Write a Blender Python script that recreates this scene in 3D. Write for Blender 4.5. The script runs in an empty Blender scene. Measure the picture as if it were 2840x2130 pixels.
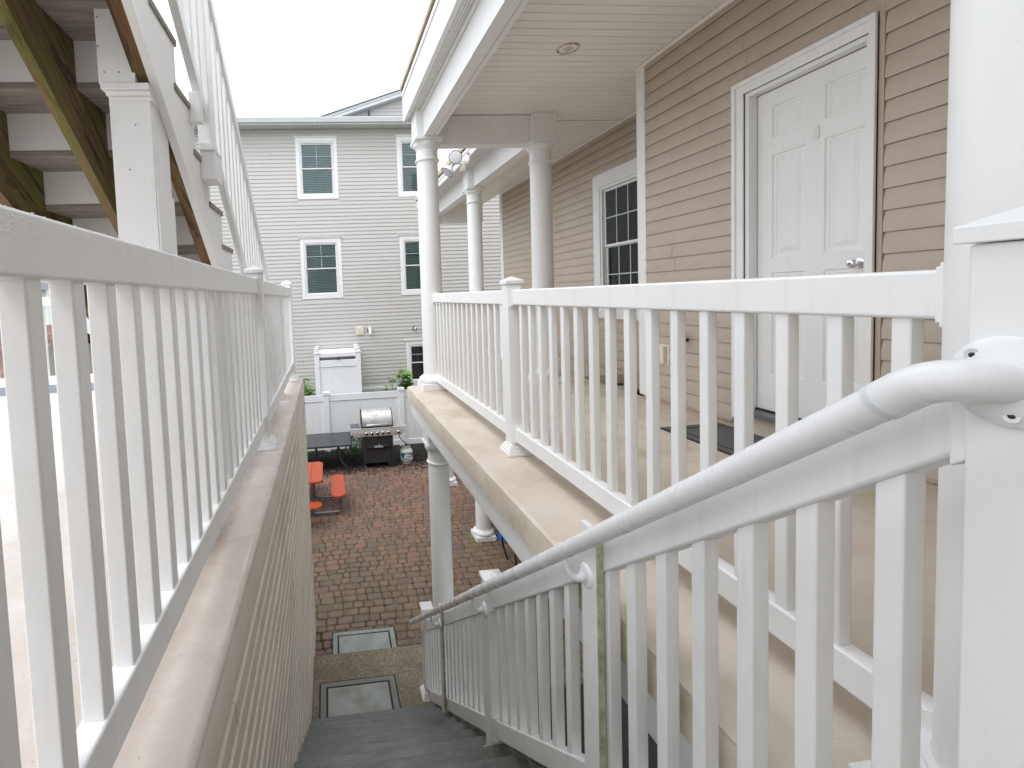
import bpy, bmesh, math, random
from mathutils import Matrix, Vector
random.seed(7)
EYE = 4.25                      # eye height above the patio; heights below are often given from the eye
scene = bpy.context.scene
col = scene.collection
PI = math.pi

# ------------------------------------------------------------------ camera
cam = bpy.data.cameras.new('camera')
cam_o = bpy.data.objects.new('camera', cam)
col.objects.link(cam_o)
cam.sensor_width = 36.0
cam.lens = 16.479
cam.shift_x = 0.13687
cam.shift_y = -0.06101
cam.clip_start = 0.02
cam.clip_end = 600
CAMROT = Matrix(((0.99441258, 0.04670671, -0.09466837),(-0.09691829, 0.04851725, -0.99410911),(-0.04183852, 0.99772970, 0.05277289)))
cam_o.matrix_world = Matrix.Translation((0, 0, EYE)) @ CAMROT.to_4x4()
scene.camera = cam_o
# ------------------------------------------------------------------ overcast sky, soft sun, exposure
SUN_EL, SUN_AZ = math.radians(58), math.radians(228)   # azimuth from +y clockwise
w = bpy.data.worlds.new('World'); scene.world = w; w.use_nodes = True
nt = w.node_tree; nt.nodes.clear()
sky = nt.nodes.new('ShaderNodeTexSky'); sky.sky_type = 'NISHITA'; sky.sun_disc = False
sky.sun_elevation = SUN_EL; sky.sun_rotation = SUN_AZ; sky.dust_density = 6.0; sky.ozone_density = 0.5
hs = nt.nodes.new('ShaderNodeHueSaturation'); hs.inputs['Saturation'].default_value = 0.25
mx = nt.nodes.new('ShaderNodeMix'); mx.data_type = 'RGBA'; mx.inputs[0].default_value = 0.93
mx.inputs[7].default_value = (9.0, 9.45, 10.1, 1)
bg = nt.nodes.new('ShaderNodeBackground'); bg.inputs[1].default_value = 0.10
wo = nt.nodes.new('ShaderNodeOutputWorld')
nt.links.new(sky.outputs[0], hs.inputs['Color']); nt.links.new(hs.outputs[0], mx.inputs[6])
nt.links.new(mx.outputs[2], bg.inputs[0]); nt.links.new(bg.outputs[0], wo.inputs[0])
sl = bpy.data.lights.new('sun', 'SUN'); sl.energy = 0.5; sl.angle = math.radians(30); sl.color = (1, 0.97, 0.93)
so = bpy.data.objects.new('sun', sl); col.objects.link(so)
sd = Vector((math.sin(SUN_AZ)*math.cos(SUN_EL), math.cos(SUN_AZ)*math.cos(SUN_EL), math.sin(SUN_EL)))
so.rotation_euler = sd.to_track_quat('Z', 'Y').to_euler()
scene.view_settings.view_transform = 'Standard'; scene.view_settings.look = 'None'
scene.view_settings.gamma = 1; scene.view_settings.use_curve_mapping = False
scene.view_settings.exposure = 1.20
scene.render.resolution_x = 1024; scene.render.resolution_y = 768
if hasattr(scene, 'cycles'):
    scene.cycles.max_bounces = 8; scene.cycles.diffuse_bounces = 7; scene.cycles.caustics_reflective = False; scene.cycles.caustics_refractive = False

# ------------------------------------------------------------------ materials
def lin(c): return tuple((v/12.92 if v <= 0.04045 else ((v+0.055)/1.055)**2.4) for v in c)
def S(r, g, b): return lin((r/255, g/255, b/255))
MATS = {}
class N:
    """tiny node-graph helper"""
    def __init__(s, name):
        s.m = bpy.data.materials.new(name); s.m.use_nodes = True
        s.t = s.m.node_tree; s.b = s.t.nodes['Principled BSDF']; MATS[name] = s.m
        s.pos = None
    def new(s, typ): return s.t.nodes.new(typ)
    def link(s, a, b): s.t.links.new(a, b)
    def P(s, scale=(1, 1, 1)):
        if s.pos is None: s.pos = s.new('ShaderNodeNewGeometry').outputs['Position']
        if scale == (1, 1, 1): return s.pos
        v = s.new('ShaderNodeVectorMath'); v.operation = 'MULTIPLY'; v.inputs[1].default_value = scale
        s.link(s.pos, v.inputs[0]); return v.outputs[0]
    def noise(s, scale, detail=4, stretch=(1, 1, 1), rough=0.6, dist=0.0):
        n = s.new('ShaderNodeTexNoise'); n.inputs['Scale'].default_value = scale
        n.inputs['Detail'].default_value = detail; n.inputs['Roughness'].default_value = rough
        n.inputs['Distortion'].default_value = dist
        s.link(s.P(stretch), n.inputs['Vector']); return n.outputs['Fac']
    def ramp(s, fac, lo, hi, a=0.0, b=1.0):
        r = s.new('ShaderNodeMapRange'); r.inputs['From Min'].default_value = lo; r.inputs['From Max'].default_value = hi
        r.inputs['To Min'].default_value = a; r.inputs['To Max'].default_value = b
        s.link(fac, r.inputs['Value']); return r.outputs[0]
    def mul(s, a, b, op='MULTIPLY'):
        m = s.new('ShaderNodeMath'); m.operation = op; m.use_clamp = False
        for i, x in ((0, a), (1, b)):
            if isinstance(x, (int, float)): m.inputs[i].default_value = x
            else: s.link(x, m.inputs[i])
        return m.outputs[0]
    def mix(s, fac, a, b):
        m = s.new('ShaderNodeMix'); m.data_type = 'RGBA'
        if isinstance(fac, (int, float)): m.inputs[0].default_value = fac
        else: s.link(fac, m.inputs[0])
        for i, x in ((6, a), (7, b)):
            if isinstance(x, tuple): m.inputs[i].default_value = (*x[:3], 1)
            else: s.link(x, m.inputs[i])
        return m.outputs[2]
    def xyz(s, k):
        q = s.new('ShaderNodeSeparateXYZ'); s.link(s.P(), q.inputs[0]); return q.outputs[k]
    def nrm(s, k):
        q = s.new('ShaderNodeSeparateXYZ'); g = s.new('ShaderNodeNewGeometry'); s.link(g.outputs['Normal'], q.inputs[0]); return q.outputs[k]
    def rnd(s):
        o = s.new('ShaderNodeObjectInfo').outputs['Random']; g = s.new('ShaderNodeNewGeometry').outputs['Random Per Island']
        m = s.mul(o, g, 'ADD'); f = s.new('ShaderNodeMath'); f.operation = 'FRACT'; s.link(m, f.inputs[0]); return f.outputs[0]
    def color(s, c):
        if isinstance(c, tuple): s.b.inputs['Base Color'].default_value = (*c[:3], 1)
        else: s.link(c, s.b.inputs['Base Color'])
    def rough(s, r):
        if isinstance(r, (int, float)): s.b.inputs['Roughness'].default_value = r
        else: s.link(r, s.b.inputs['Roughness'])
    def bump(s, h, strength=0.3, dist=0.01):
        b = s.new('ShaderNodeBump'); b.inputs['Strength'].default_value = strength; b.inputs['Distance'].default_value = dist
        s.link(h, b.inputs['Height']); s.link(b.outputs[0], s.b.inputs['Normal'])
    def spec(s, v): s.b.inputs['Specular IOR Level'].default_value = v
    def metal(s, v): s.b.inputs['Metallic'].default_value = v

def vinyl(name, c, rough=0.38, dirt=0.5, dcol=None, sc=2.2, streak=0.5, bump=0.03):
    n = N(name)
    dcol = dcol or tuple(x*f for x, f in zip(c, (0.80, 0.77, 0.71)))
    d1 = n.ramp(n.noise(sc, 6), 0.48, 0.78, 0, dirt)
    d2 = n.ramp(n.noise(26, 3, (1, 1, 0.12)), 0.55, 0.85, 0, streak)
    d3 = n.ramp(n.noise(170, 2), 0.70, 0.80, 0, 0.35)
    base = n.mix(d1, c, dcol); base = n.mix(d2, base, dcol); base = n.mix(d3, base, tuple(x*0.6 for x in dcol))
    n.color(base); n.rough(n.ramp(n.noise(8, 3), 0.3, 0.7, rough-0.08, rough+0.12)); n.spec(0.4)
    if bump: n.bump(n.noise(60, 3), bump, 0.004)
    return n
WH = (0.84, 0.84, 0.838); WD = (0.70, 0.695, 0.675)
vinyl('white_vinyl', WH, 0.38, 0.45, WD)
vinyl('white_paint', (0.83, 0.83, 0.828), 0.5, 0.35, WD)
vinyl('rear_vinyl', (0.52, 0.503, 0.485), 0.45, 0.35, sc=0.6)
vinyl('tan_siding', S(186, 173, 159), 0.45, 0.6, S(171, 157, 143), sc=3.0, streak=0.3)
vinyl('left_siding', S(216, 206, 192), 0.45, 0.5, S(160, 148, 132), sc=1.5)
vinyl('tan_trim', S(184, 169, 151), 0.45, 0.4)
vinyl('ceiling_vinyl', S(240, 238, 233), 0.5, 0.3, S(230, 226, 219), sc=1.2, streak=0.2)
vinyl('blue_white_vinyl', (0.80, 0.815, 0.83), 0.4, 0.2)
vinyl('column_white', (0.83, 0.83, 0.828), 0.42, 0.4, WD, sc=1.6, streak=0.35)
vinyl('stair_white', (0.84, 0.84, 0.835), 0.42, 0.5, (0.64, 0.635, 0.61), sc=3.4, streak=0.6)
vinyl('pipe_white', (0.82, 0.82, 0.828), 0.25, 0.25, WD, sc=5, streak=0.0, bump=0)
vinyl('bracket_cream', S(236, 228, 205), 0.4, 0.2)
def plain(name, c, rough=0.5, metal=0.0, nz=0.25, sc=12):
    n = N(name); n.color(n.mix(n.ramp(n.noise(sc, 5), 0.35, 0.75, 0, nz), c, tuple(x*0.55 for x in c))); n.rough(rough); n.metal(metal); return n
plain('dark_gap', (0.015, 0.015, 0.014), 0.8)
plain('black_plastic', (0.02, 0.02, 0.021), 0.45)
plain('grill_black', (0.028, 0.028, 0.030), 0.55, 0, 0.5, 30)
plain('rubber', (0.02, 0.02, 0.02), 0.7)
plain('steel_grey', S(120, 124, 130), 0.4, 0.6)
plain('frame_tube', S(118, 122, 130), 0.35, 0.7)
plain('rust', S(130, 84, 48), 0.8)
plain('dark_metal', (0.035, 0.035, 0.037), 0.45, 0.3)
plain('letter_white', (0.8, 0.8, 0.8), 0.5, 0, 0)
plain('label_blue', S(38, 96, 128), 0.45, 0, 0.2)
plain('label_white', (0.72, 0.74, 0.76), 0.5, 0, 0.3)
plain('lamp_glass', (0.62, 0.62, 0.64), 0.2)
plain('chrome', (0.75, 0.76, 0.78), 0.16, 1.0, 0.1)
plain('foundation', S(196, 194, 190), 0.85, 0, 0.3, 4)
plain('gutter', S(214, 217, 219), 0.4, 0, 0.2, 2)
plain('blue_cloth', S(30, 110, 190), 0.7)
plain('slat_dark', (0.10, 0.10, 0.10), 0.6)
plain('muntin_grey', S(196, 203, 203), 0.5, 0, 0.1)
plain('blind_grey', S(132, 132, 130), 0.6, 0, 0.2)
plain('outlet_beige', S(226, 220, 204), 0.5, 0, 0.1)
plain('frame_white', (0.78, 0.78, 0.78), 0.4, 0, 0.12, 5)
n = N('steel'); n.metal(0.55); n.rough(n.ramp(n.noise(14, 5), 0.3, 0.7, 0.28, 0.5))
n.color(n.mix(n.ramp(n.noise(7, 6, dist=0.4), 0.5, 0.72, 0, 0.75), S(214, 214, 212), S(170, 164, 155)))
n = N('blind_teal'); n.color(n.mix(n.ramp(n.noise(1.6, 4), 0.35, 0.7, 0, 0.6), S(176, 189, 186), S(140, 158, 156))); n.rough(0.6)
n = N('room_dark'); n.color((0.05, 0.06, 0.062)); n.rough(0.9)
# window glass: thin, reflective, slightly wavy
n = N('glass')
tr_ = n.new('ShaderNodeBsdfTransparent'); tr_.inputs[0].default_value = (0.84, 0.89, 0.89, 1)
gl_ = n.new('ShaderNodeBsdfGlossy'); gl_.inputs['Roughness'].default_value = 0.02; gl_.inputs[0].default_value = (0.9, 0.95, 0.95, 1)
fz = n.new('ShaderNodeFresnel'); fz.inputs[0].default_value = 1.42
bp_ = n.new('ShaderNodeBump'); bp_.inputs['Strength'].default_value = 0.10; bp_.inputs['Distance'].default_value = 0.02; n.link(n.noise(3.0, 2, dist=0.8), bp_.inputs['Height'])
n.link(bp_.outputs[0], gl_.inputs['Normal']); ms_ = n.new('ShaderNodeMixShader'); n.link(fz.outputs[0], ms_.inputs[0]); n.link(tr_.outputs[0], ms_.inputs[1]); n.link(gl_.outputs[0], ms_.inputs[2])
n.link(ms_.outputs[0], n.t.nodes['Material Output'].inputs[0])
# deck membrane with grime and moss
def membrane(name, c, moss, wet):
    n = N(name)
    a = n.ramp(n.noise(1.7, 7, dist=0.9), 0.44, 0.66, 0, 0.55)
    b = n.ramp(n.noise(9, 6), 0.5, 0.8, 0, 0.45)
    base = n.mix(a, c, tuple(x*f for x, f in zip(c, (0.80, 0.76, 0.68))))
    base = n.mix(b, base, tuple(x*f for x, f in zip(c, (0.72, 0.68, 0.60))))
    sp = n.ramp(n.noise(120, 2), 0.70, 0.76, 0, 0.8)
    base = n.mix(sp, base, (0.12, 0.10, 0.08))
    if moss:
        g = n.mul(n.ramp(n.noise(2.4, 6), 0.52, 0.72, 0, 0.9), moss)
        base = n.mix(g, base, S(128, 126, 76))
    n.color(base); n.rough(n.ramp(n.noise(2.2, 5), 0.4, 0.62, wet, 0.6)); n.bump(n.noise(140, 4), 0.12, 0.003); return n
membrane('deck_membrane', S(208, 197, 184), 0.45, 0.28)
membrane('deck_edge', S(212, 202, 187), 0.8, 0.45)
membrane('left_membrane', S(206, 197, 190), 0.0, 0.07)
membrane('ledge_edge', S(226, 217, 207), 0.1, 0.5)
# mossy old lumber
def along_stair(n, a, b, c):
    """coordinates that run with the slope of the stair stringers"""
    def dot(v, s):
        q = n.new('ShaderNodeVectorMath'); q.operation = 'DOT_PRODUCT'; q.inputs[1].default_value = tuple(x*s for x in v); n.link(n.P(), q.inputs[0]); return q.outputs['Value']
    k = n.new('ShaderNodeCombineXYZ'); n.link(dot((1, 0, 0), a), k.inputs[0]); n.link(dot((0, .79, -.613), b), k.inputs[1]); n.link(dot((0, .613, .79), c), k.inputs[2]); return k.outputs[0]
def vnoise(n, vec, detail=6, rough=.65, dist=.5):
    q = n.new('ShaderNodeTexNoise'); q.inputs['Scale'].default_value = 1; q.inputs['Detail'].default_value = detail; q.inputs['Roughness'].default_value = rough; q.inputs['Distortion'].default_value = dist; n.link(vec, q.inputs['Vector']); return q.outputs['Fac']
for nm, dk, lt, gn, dirt_ in (('mossy_wood', S(72, 56, 40), S(142, 120, 88), S(106, 112, 42), S(50, 42, 32)), ('raw_wood', S(82, 56, 36), S(150, 112, 76), S(96, 100, 44), S(56, 42, 30))):
    n = N(nm)
    base = n.mix(n.ramp(vnoise(n, along_stair(n, 30, 1.6, 30), 8), .3, .7), dk, lt)
    base = n.mix(n.ramp(vnoise(n, along_stair(n, 6, 1.5, 7), 7, .7, 1.2), .47, .60, 0, .85), base, gn)
    base = n.mix(n.ramp(vnoise(n, along_stair(n, 9, 2.2, 12), 7, .7, 1.0), .52, .62, 0, .9), base, dirt_)
    base = n.mix(n.ramp(vnoise(n, along_stair(n, 40, 5, 46), 5, .6, .6), .60, .70, 0, .8), base, lt)
    n.color(base); n.rough(0.85); n.bump(vnoise(n, along_stair(n, 60, 4, 60), 7), 0.7, 0.008)
n = N('tread_underside'); n.color(n.mix(n.ramp(n.noise(22, 6, (0.3, 2, 2)), 0.3, 0.7), S(122, 116, 108), S(160, 153, 145))); n.rough(0.8)
# wet grey composite treads
n = N('composite')
g = n.noise(16, 7, (0.22, 1.9, 1.0), 0.65, 1.6)
base = n.mix(g, S(74, 76, 76), S(126, 127, 125)); gm = n.mul(n.ramp(n.noise(2.6, 5), 0.45, 0.7, 0, 0.9), n.ramp(n.xyz(0), 0.35, 0.85, 0, 0.8))
n.color(n.mix(gm, base, S(62, 66, 40))); n.rough(n.ramp(n.noise(5, 5), 0.35, 0.65, 0.14, 0.4)); n.bump(g, 0.55, 0.006)
# exposed aggregate
n = N('aggregate')
v = n.new('ShaderNodeTexVoronoi'); v.inputs['Scale'].default_value = 120; n.link(n.P(), v.inputs['Vector'])
base = n.mix(n.ramp(v.outputs['Color'], 0.2, 0.9), S(98, 88, 72), S(164, 152, 132)); base = n.mix(n.ramp(n.noise(2.5, 5), 0.45, 0.7, 0, 0.6), base, S(88, 84, 66))
base = n.mix(n.ramp(n.noise(210, 1), 0.74, 0.78), base, S(226, 220, 206)); n.color(base); n.rough(0.7); n.bump(v.outputs['Distance'], 0.4, 0.004)
# pavers
n = N('paver')
r = n.rnd()
cr = n.new('ShaderNodeValToRGB'); e = cr.color_ramp; e.interpolation = 'LINEAR'
e.elements[0].position = 0.0; e.elements[0].color = (*S(110, 90, 79), 1); e.elements[1].position = 1.0; e.elements[1].color = (*S(146, 107, 90), 1)
for p, c in ((0.18, S(136, 101, 86)), (0.36, S(146, 106, 90)), (0.52, S(122, 99, 88)), (0.68, S(148, 108, 92)), (0.84, S(114, 101, 92))):
    x = e.elements.new(p); x.color = (*c, 1)
n.link(r, cr.inputs[0])
age = n.mul(n.ramp(n.xyz(1), 5.0, 9.5, 0.85, 0.0), n.ramp(n.noise(1.1, 4), 0.3, 0.6, 0.55, 1.0))
base = n.mix(age, cr.outputs[0], S(124, 108, 90))
base = n.mix(n.ramp(n.rnd(), 0.0, 1.0, 0.0, 0.35), base, S(70, 58, 50))
base = n.mix(n.ramp(n.noise(7, 6), 0.5, 0.75, 0, 0.7), base, S(78, 62, 50))
base = n.mix(n.ramp(n.noise(90, 3), 0.6, 0.8, 0, 0.5), base, S(186, 140, 108))
n.color(base); n.rough(n.ramp(n.noise(3, 4), 0.3, 0.7, 0.4, 0.75)); n.bump(n.noise(110, 5), 0.35, 0.004)
n = N('joint_sand')
gm = n.mul(n.ramp(n.noise(1.5, 5), 0.42, 0.60), n.ramp(n.xyz(1), 10.5, 5.5, 0.25, 1.0))
base = n.mix(n.ramp(n.noise(5, 5), 0.5, 0.7), S(66, 56, 46), S(150, 142, 128)); n.color(n.mix(gm, base, S(84, 96, 34))); n.rough(0.95); n.bump(n.noise(160, 3), 0.5, 0.006)
n = N('mulch'); n.color(n.mix(n.rnd(), (0.010, 0.009, 0.008), (0.045, 0.038, 0.032))); n.rough(0.8)
n = N('soil'); n.color(n.mix(n.noise(30, 6), (0.008, 0.007, 0.006), (0.03, 0.026, 0.022))); n.rough(0.9); n.bump(n.noise(60, 6), 0.8, 0.03)
n = N('orange_wood')
base = n.mix(n.noise(10, 6, (6, 0.6, 1)), S(192, 84, 48), S(164, 66, 36)); wr = n.ramp(n.noise(9, 7, (3, 0.7, 1), 0.7, 1.0), 0.58, 0.66)
n.color(n.mix(wr, base, S(86, 48, 34))); n.rough(0.4)
n = N('slate_top'); n.color(n.mix(n.noise(18, 6, (0.3, 2.2, 1)), (0.02, 0.022, 0.026), (0.055, 0.06, 0.068))); n.rough(0.28); n.bump(n.noise(40, 6, (0.25, 2, 1)), 0.3, 0.004)
n = N('mat_grey'); n.color(n.mix(n.ramp(n.noise(160, 3), 0.3, 0.7), S(112, 112, 108), S(150, 150, 144))); n.rough(0.9); n.bump(n.noise(400, 2), 0.3, 0.002)
n = N('mat_pale'); a = n.mix(n.ramp(n.noise(5, 5), 0.35, 0.7), S(168, 172, 168), S(140, 140, 132)); n.color(a); n.rough(0.85); n.bump(n.noise(300, 2), 0.3, 0.002)
n = N('mat_dark'); n.color(n.mix(n.ramp(n.noise(160, 3), 0.3, 0.7), S(74, 74, 74), S(108, 108, 106))); n.rough(0.9); n.bump(n.noise(400, 2), 0.3, 0.002)
n = N('tank_paint'); n.color(n.mix(n.ramp(n.noise(9, 5), 0.45, 0.7, 0, 0.7), S(200, 200, 192), S(150, 142, 122))); n.rough(0.4)
n = N('leaf'); n.color(n.mix(n.rnd(), S(74, 124, 34), S(128, 172, 58))); n.rough(0.5); n.b.inputs['Subsurface Weight'].default_value = 0.05
n = N('leaf_dark'); n.color(n.mix(n.rnd(), S(34, 70, 30), S(74, 112, 46))); n.rough(0.5)
n = N('leaf_brown'); n.color(n.mix(n.rnd(), S(120, 84, 52), S(150, 120, 70))); n.rough(0.7)
n = N('stem'); n.color(S(86, 74, 44)); n.rough(0.8)
n = N('grass'); n.color(n.mix(n.noise(3, 6), S(78, 92, 58), S(104, 116, 76))); n.rough(0.9)
n = N('brown_shingle'); n.color(n.mix(n.rnd(), S(92, 74, 66), S(128, 104, 94))); n.rough(0.9); n.bump(n.noise(90, 4), 0.4, 0.01)
n = N('grey_shingle'); n.color(n.mix(n.noise(14, 5), S(92, 92, 96), S(124, 124, 128))); n.rough(0.9)
n = N('roof_membrane'); n.color(n.mix(n.noise(2, 5), S(84, 92, 102), S(116, 122, 130))); n.rough(0.7)
n = N('water'); n.color((0.84, 0.85, 0.86)); n.rough(0.06)
plain('streak', S(206, 192, 168), .5, 0, .3, 40)
n = N('green_edge'); n.color(n.mix(n.ramp(n.noise(24, 6), 0.35, 0.65), S(198, 199, 176), S(150, 156, 124))); n.rough(0.8)
# perforated soffit vinyl
n = N('soffit_vent')
def cell(k, f):
    a = n.mul(n.xyz(k), f); q = n.new('ShaderNodeMath'); q.operation = 'FRACT'; n.link(a, q.inputs[0]); q2 = n.mul(q.outputs[0], 0.5, 'SUBTRACT'); z = n.new('ShaderNodeMath'); z.operation = 'ABSOLUTE'; n.link(q2, z.inputs[0]); return z.outputs[0]
hx = n.ramp(cell(0, 42), 0.30, 0.32, 1, 0); hy = n.ramp(cell(1, 95), 0.20, 0.24, 1, 0); hole = n.mul(hx, hy)
base = n.mix(n.ramp(n.noise(5, 6), 0.62, 0.74, 0, 0.6), (0.77, 0.76, 0.74), S(206, 168, 110)); n.color(n.mix(n.mul(hole, 0.75), base, (0.12, 0.10, 0.08))); n.rough(0.5)
n = N('rust_ring'); n.color(n.mix(n.ramp(n.noise(26, 4), 0.5, 0.62), S(214, 200, 180), S(130, 70, 34))); n.rough(0.6)

# ------------------------------------------------------------------ mesh helpers
class MB:
    def __init__(s): s.v = []; s.f = []
    def add(s, vs, fs):
        o = len(s.v); s.v += [tuple(p) for p in vs]; s.f += [tuple(i+o for i in f) for f in fs]; return s
    def box(s, x0, x1, y0, y1, z0, z1):
        x0, x1 = sorted((x0, x1)); y0, y1 = sorted((y0, y1)); z0, z1 = sorted((z0, z1))
        return s.add([(x0,y0,z0),(x1,y0,z0),(x1,y1,z0),(x0,y1,z0),(x0,y0,z1),(x1,y0,z1),(x1,y1,z1),(x0,y1,z1)],
                     [(0,3,2,1),(4,5,6,7),(0,1,5,4),(1,2,6,5),(2,3,7,6),(3,0,4,7)])
    def prism(s, pts, axis, a, b):
        """polygon pts (2-D, counter-clockwise seen from +axis) swept along axis from a to b"""
        n = len(pts); A = area(pts)
        if A < 0: pts = pts[::-1]
        def mk(p, t): return {'x': (t, p[0], p[1]), 'y': (p[0], t, p[1]), 'z': (p[0], p[1], t)}[axis]
        a, b = min(a, b), max(a, b)
        vs = [mk(p, a) for p in pts] + [mk(p, b) for p in pts]
        fs = [tuple(range(n))[::-1], tuple(range(n, 2*n))] + [(i, (i+1) % n, n+(i+1) % n, n+i) for i in range(n)]
        return s.add(vs, fs)
    def lathe(s, prof, cx, cy, seg=40, caps=True):
        """prof: list of (r, z)"""
        vs = []; fs = []
        for r, z in prof:
            for k in range(seg):
                a = 2*PI*k/seg; vs.append((cx+r*math.cos(a), cy+r*math.sin(a), z))
        for i in range(len(prof)-1):
            for k in range(seg):
                k2 = (k+1) % seg; fs.append((i*seg+k, i*seg+k2, (i+1)*seg+k2, (i+1)*seg+k))
        if caps:
            fs.append(tuple(range(seg))[::-1]); fs.append(tuple(range((len(prof)-1)*seg, len(prof)*seg)))
        return s.add(vs, fs)
    def tube(s, path, r, seg=12, radii=None):
        P = [Vector(p) for p in path]; vs = []; fs = []
        up = None
        for i, p in enumerate(P):
            d = (P[min(i+1, len(P)-1)] - P[max(i-1, 0)]).normalized()
            if up is None:
                up = Vector((0, 0, 1)) if abs(d.z) < 0.9 else Vector((1, 0, 0))
            u = (up - d*up.dot(d)).normalized(); v2 = d.cross(u); up = u
            rr = radii[i] if radii else r
            for k in range(seg):
                a = 2*PI*k/seg; vs.append(p + (u*math.cos(a) + v2*math.sin(a))*rr)
        for i in range(len(P)-1):
            for k in range(seg):
                k2 = (k+1) % seg; fs.append((i*seg+k2, i*seg+k, (i+1)*seg+k, (i+1)*seg+k2))
        fs.append(tuple(range(seg))); fs.append(tuple(range((len(P)-1)*seg, len(P)*seg))[::-1])
        return s.add(vs, fs)
    def disc(s, c, nrm, r, h, seg=24):
        c = Vector(c); d = Vector(nrm).normalized(); return s.tube([c, c + d*h], r, seg)
    def mesh(s, name):
        me = bpy.data.meshes.new(name); me.from_pydata(s.v, [], s.f); me.validate(); me.update()
        bm = bmesh.new(); bm.from_mesh(me); bmesh.ops.recalc_face_normals(bm, faces=bm.faces); bm.to_mesh(me); bm.free()
        return me
    def build(s, name, mat, parent=None, bevel=0, smooth=False, seg=2):
        me = s.mesh(name); me.materials.append(MATS[mat])
        return link(name, me, parent, bevel, smooth, seg)
def area(p): return 0.5*sum(p[i][0]*p[(i+1) % len(p)][1]-p[(i+1) % len(p)][0]*p[i][1] for i in range(len(p)))
def link(name, me, parent=None, bevel=0, smooth=False, seg=2):
    o = bpy.data.objects.new(name, me); col.objects.link(o)
    if parent: o.parent = parent
    if smooth or bevel:
        me.shade_smooth(); me.set_sharp_from_angle(angle=math.radians(35))
    if bevel:
        b = o.modifiers.new('bevel', 'BEVEL'); b.width = bevel; b.segments = seg; b.limit_method = 'ANGLE'; b.angle_limit = math.radians(35); b.harden_normals = True
    return o
def B(name, mat, parent, x0, x1, y0, y1, z0, z1, bevel=0.0):
    return MB().box(x0, x1, y0, y1, z0, z1).build(name, mat, parent, bevel)
def tag(o, label=None, cat=None, group=None, kind=None):
    for k, v in (('label', label), ('category', cat), ('group', group), ('kind', kind)):
        if v: o[k] = v
    return o
def thing(name, label, cat, loc=(0, 0, 0), group=None):
    o = bpy.data.objects.new(name, None); col.objects.link(o); o.empty_display_size = 0.2
    return tag(o, label, cat, group)
def part_empty(name, parent):
    o = bpy.data.objects.new(name, None); col.objects.link(o); o.parent = parent; return o
def text_mesh(body, size, depth, shear=0.0, offset=0.0):
    c = bpy.data.curves.new('lettering', 'FONT'); c.body = body; c.size = size; c.extrude = depth; c.align_x = 'CENTER'; c.align_y = 'CENTER'; c.shear = shear; c.offset = offset
    o = bpy.data.objects.new('lettering', c); col.objects.link(o)
    dg = bpy.context.evaluated_depsgraph_get(); me = bpy.data.meshes.new_from_object(o.evaluated_get(dg)); bpy.data.objects.remove(o); return me

def Zr(z): return EYE + z          # height measured from the eye
# ================================================================== SETTING
g = MB().add([(-150,-100,-0.10),(150,-100,-0.10),(150,250,-0.10),(-150,250,-0.10)], [(0,1,2,3)]).build('ground', 'grass'); tag(g, kind='structure')
patio = MB().box(-3.2, 6.0, -3.0, 11.66, -0.09, -0.011).build('patio', 'joint_sand'); tag(patio, kind='structure')
tag(MB().box(0.94, 6.0, -3.0, 4.60, -0.02, 0.0).build('crawl_space_floor', 'soil'), kind='structure')

# tumbled pavers laid in uneven rows
def paver_mesh(w, d, h=0.06, c=0.012, seed=0):
    rr = random.Random(seed); hw, hd = w/2, d/2; k = 0.020
    def ring(ins, z, kk):
        a, b = hw-ins, hd-ins
        p = [(-a+kk,-b),(a-kk,-b),(a,-b+kk),(a,b-kk),(a-kk,b),(-a+kk,b),(-a,b-kk),(-a,-b+kk)]
        return [(x+rr.uniform(-.0015,.0015), y+rr.uniform(-.0015,.0015), z) for x, y in p]
    m = MB(); vs = ring(0.002, -h, k) + ring(0.0, -c, k) + ring(c*0.9, -0.0012+rr.uniform(-.0004,.0004), k*0.8)
    fs = [tuple(range(16, 24))]
    for i in range(2):
        for j in range(8): fs.append((i*8+j, i*8+(j+1) % 8, (i+1)*8+(j+1) % 8, (i+1)*8+j))
    m.add(vs, fs); return m
PW = (0.105, 0.142, 0.142, 0.205, 0.215)
pav = []
y = 4.62
row = 0
while y < 11.58:
    dep = random.choice((0.142, 0.142, 0.142, 0.107)); x = -1.5 - random.random()*0.2
    while x < 4.6:
        wd = random.choice(PW)
        pav.append((x+wd/2, y+dep/2, wd-0.011, dep-0.011)); x += wd
    y += dep; row += 1
lib = {}
def pmesh(wd, dp, v):
    k = (round(wd, 3), round(dp, 3), v)
    if k not in lib:
        lib[k] = paver_mesh(wd, dp, seed=hash(k) % 999)
    return lib[k]
def seen(p):
    return -0.45 < p[0] < 2.7 and p[1] > 5.0
order = sorted((p for p in pav if seen(p)), key=lambda p: p[0]**2*0.5+p[1]**2)
top300 = set(map(id, order[:300])); melib = {}
rest = MB(); joint = random.Random(3)
for p in pav:
    v = joint.randrange(4); mb = pmesh(p[2], p[3], v); rz = joint.gauss(0, 0.010); tx, ty = joint.gauss(0, .006), joint.gauss(0, .006); dz = joint.uniform(-.003, .003)
    wob = 0.012*math.sin(p[0]*2.1)+0.008*math.sin(p[0]*5+1)
    M = Matrix.Translation((p[0], p[1]+wob, dz)) @ Matrix.Rotation(rz, 4, 'Z') @ Matrix.Rotation(tx, 4, 'X') @ Matrix.Rotation(ty, 4, 'Y')
    if id(p) in top300:
        k = id(mb)
        if k not in melib:
            me = mb.mesh('paver'); me.materials.append(MATS['paver']); me.shade_smooth(); me.set_sharp_from_angle(angle=math.radians(30)); melib[k] = me
        o = bpy.data.objects.new('paver', melib[k]); col.objects.link(o); o.parent = patio; o.matrix_local = M
    else:
        rest.add([M @ Vector(q) for q in mb.v], mb.f)
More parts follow.
